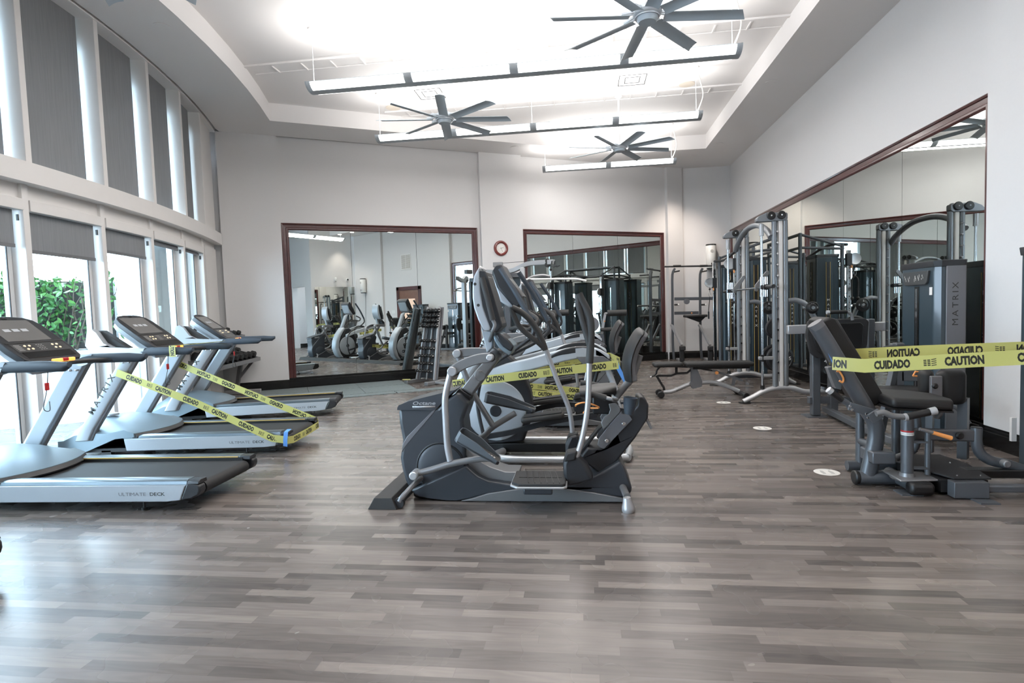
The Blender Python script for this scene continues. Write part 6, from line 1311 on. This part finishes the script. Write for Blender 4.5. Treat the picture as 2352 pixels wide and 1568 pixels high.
# rubber floor tiles in front of the left mirror
def tile(lb, s0, s1, o0, o1, nm='rubber_tile'):
    o = MB().prism([Wp(s0, o0), Wp(s1, o0), Wp(s1, o1), Wp(s0, o1)], (0, 0, .001), (0, 0, .012)).out(nm, 'mat_tile', None, bevel=.002)
    tag(o, lb, 'mat', 'grey rubber floor tiles along the left mirror'); k = MB()
    n = int((s1-s0)/.06)
    for i in range(n):
        if i % 2 == 0: k.prism([Wp(s0+i*.06, o1), Wp(s0+i*.06+.045, o1), Wp(s0+i*.06+.045, o1+.02), Wp(s0+i*.06, o1+.02)], (0, 0, .001), (0, 0, .011))
    if n: k.out('tile_teeth', 'mat_tile', o)
def son(x, y): p = fl(x, y); return (p-W0).dot(DW), (p-W0).dot(NW)
sA, sB = son(640, 905)[0], son(962, 880)[0]
sB -= .22; ws = (sB-sA)/3
nm = ('near the dumbbell rack', 'in the middle of the row', 'beside the dumbbell stand')
for r in range(2):
    for k in range(3): tile('grey rubber floor tile '+nm[k]+(', row against the mirror' if r == 0 else ', front row'), sA-.4+k*(ws+.13), sA-.4+(k+1)*(ws+.13)-.006, .10+r*.82, .10+(r+1)*.82-.03)
for k, a in enumerate((0, .95)): tile('narrow grey rubber edge strip in front of the tiles, '+('left' if k == 0 else 'right')+' piece', sA+1.0+a, sA+1.93+a, 1.76, 2.02, 'edge_strip')
# ---- dumbbells
def hexdb(L_, r, proto={}):
    k = round(r, 3)
    if k in proto: return proto[k]
    t = thing('hex_dumbbell', 'black hex dumbbell', 'dumbbell', (0, 0, -50))
    for s in (-1, 1): MB().tube([(s*L_*.26, 0, 0), (s*L_*.30, 0, 0), (s*L_*.46, 0, 0), (s*L_*.5, 0, 0)], [r*.86, r, r, r*.86], 6, 1, rot=0, up=(0, 0, 1)).out('head', 'rubber', t, bevel=.004)
    MB().tube([(-L_*.27, 0, 0), (-L_*.1, 0, 0), (L_*.1, 0, 0), (L_*.27, 0, 0)], [.013, .0165, .0165, .013], 12, 1).out('handle', 'chrome', t)
    proto[k] = t; t['_free'] = 1; return t
def put(src, loc, rot, lb, grp):
    o = dup(src, loc, None, lb); o.rotation_euler = rot; o['group'] = grp
    if '_free' in o: del o['_free']
    return o
L = Loc((-5.75, 9.1, 0)); t = thing('dumbbell_rack', 'grey two-tier dumbbell rack between the farthest treadmill and the back wall', 'rack', L.r)
AL = V(.235, -.972, 0); OUT = V(-.972, -.235, 0); RL = 2.0
lo = pY(597, 822, 10.0); up_ = pY(561, 771, 9.72); SH = [(lo, .44, .12, 9), (up_, .30, .09, 9)]
for k, (e, dp, rise, n) in enumerate(SH):
    e = e-L.r; f = e+AL*RL; bk = OUT*dp+V(0, 0, rise)
    MB().prism([f, f+bk, e+bk, e], (0, 0, 0), (0, 0, -.025)).out('shelf', 'charcoal', t)
    for q in (V(0, 0, 0), bk): MB().bar(f+q+V(0, 0, -.01), e+q+V(0, 0, -.01), .07, .024).out('shelf_lip', 'pewter', t, bevel=.004)
    for q in (f, e): MB().bar(q+V(0, 0, -.01), q+bk+V(0, 0, -.01), .06, .022).out('shelf_end', 'pewter', t, bevel=.004)
for d in (.10, RL-.10):
    b0 = lo-L.r+AL*d; b0 = V(b0.x, b0.y, 0); bb = b0+OUT*.42
    MB().bar(b0+OUT*-.02+V(0, 0, .04), b0+OUT*.62+V(0, 0, .04), .08, .06).out('foot', 'pewter_l', t, bevel=.008)
    MB().bar(bb+V(0, 0, .05), b0+OUT*.30+V(0, 0, lo.z+.02), .07, .05, up=(1, 0, 0)).out('leg', 'pewter', t, bevel=.006)
    MB().bar(b0+OUT*.34+V(0, 0, lo.z), b0+OUT*.50+V(0, 0, up_.z), .06, .05, up=(1, 0, 0)).out('upright', 'pewter', t, bevel=.006)
    MB().bar(b0+OUT*.36+V(0, 0, .30), b0+OUT*.08+V(0, 0, lo.z-.02), .05, .04).out('brace', 'pewter', t, bevel=.004)
for k, (e, dp, rise, n) in enumerate(SH):
    for j in range(n):
        r = (.078-.002*j) if k == 0 else (.060-.002*j); src = hexdb(dp*.86, r)
        p = e+AL*(RL-.13-(RL-.24)*j/(n-1))+OUT*dp*.5+V(0, 0, rise*.5+r*.88+.01)
        where = ('nearest the camera' if j == 0 else 'farthest back' if j == n-1 else ['second', 'third', 'fourth', 'fifth', 'sixth', 'seventh', 'eighth'][j-1]+' from the near end')
        M3 = Matrix((OUT, AL.cross(V(0, 0, 1))*0+AL, V(0, 0, 1))).transposed(); rz = math.atan2(OUT.y, OUT.x)
        o = put(src, p, (0, -math.atan2(rise, dp), 0), 'black hex dumbbell on the '+('lower' if k == 0 else 'upper')+' shelf, '+where, 'hex dumbbells on the two-tier rack')
        o.rotation_euler = (Matrix.Rotation(rz, 3, 'Z') @ Matrix.Rotation(-math.atan2(rise, dp), 3, 'Y')).to_euler()
for o in [o for o in COL.objects if '_free' in o]:
    for ch in list(o.children): bpy.data.objects.remove(ch)
    bpy.data.objects.remove(o)
# upright dumbbell stand with round-head dumbbells in front of the left mirror
bx, by = -3.12, 10.95
t = thing('dumbbell_stand', 'tall inclined grey stand holding rows of small round dumbbells, before the mirror', 'rack', (bx, by, 0), math.radians(-33))
for s in (-1, 1):
    MB().bar((s*.26, -.06, .08), (s*.17, .24, 1.52), .05, .035, up=(0, 1, 0)).out('side_rail', 'pewter_l', t, bevel=.006)
    MB().bar((s*.26, -.02, .06), (s*.175, .30, 1.50), .03, .09, up=(0, 1, 0)).out('side_panel', 'shroud_gray', t, bevel=.004)
    MB().box2((s*.30-.05, -.32, 0), (s*.30+.05, .25, .075)).out('foot', 'pewter', t, bevel=.015, segs=3)
MB().bar((0, -.03, .08), (0, .26, 1.50), .03, .02, up=(0, 1, 0)).out('centre_rail', 'pewter_l', t)
MB().prism([V(-.24, 0, .10), V(.24, 0, .10), V(.165, .27, 1.48), V(-.165, .27, 1.48)], (0, 0, 0), (0, .012, 0)).out('back_plate', 'charcoal', t)
MB().bar((.28, -.1, .05), (.75, -.12, .05), .04, .04).out('base_tube', 'pewter_l', t)
Rz = Matrix.Rotation(t.rotation_euler[2], 3, 'Z')
def rdb(proto=[None]):
    if proto[0]: return proto[0]
    t2 = thing('round_dumbbell', 'small dumbbell', 'dumbbell', (0, 0, -50)); 
    for s in (-1, 1):
        MB().lathe([(0, -.02), (.030, -.02), (.036, -.012), (.036, .012), (.030, .02), (.014, .021), (0, .021)], (0, s*.045, 0), (0, 1, 0), 14).out('head', 'black', t2)
        MB().box((0, s*.0665, 0), (.034, .001, .012)).out('weight_mark', 'plate_print', t2)
    MB().cyl((0, -.04, 0), (0, .04, 0), .012, 8).out('handle', 'chrome', t2); proto[0] = t2; return t2
src = rdb(); rows = ['top', 'second', 'third', 'fourth', 'fifth', 'sixth', 'seventh', 'eighth', 'lowest']
for r in range(9):
    u = 1-r/8.8 if r > 3 else 1-r*.075; u = max(.04, u if r > 3 else u); z = .14+1.30*u; y = -.06+.30*u; hw_ = .125-.02*u; sc = 1.25 if r < 4 else .95
    for k in range(2):
        for m_ in range(2):
            p = V(bx, by, 0)+Rz @ V((k*2-1)*hw_-m_*.07+.035, y-.065-m_*.01, z)
            o = dup(src, p, t.rotation_euler[2]-math.pi/2, 'small black round dumbbell, '+rows[r]+' row of the stand, '+('left' if k == 0 else 'right')+' column, '+('front' if m_ == 0 else 'rear')+' one'); o.scale = (sc, sc, sc); o['group'] = 'round dumbbells on the inclined stand'
for ch in list(src.children): bpy.data.objects.remove(ch)
bpy.data.objects.remove(src)
p = V(bx, by, 0)+Rz @ V(-.30, -.30, .09)
tag(MB().rbox(p, (.16, .05, .018), .006).out('resistance_band', 'tape'), 'yellow band lying on the foot of the dumbbell stand', 'band')
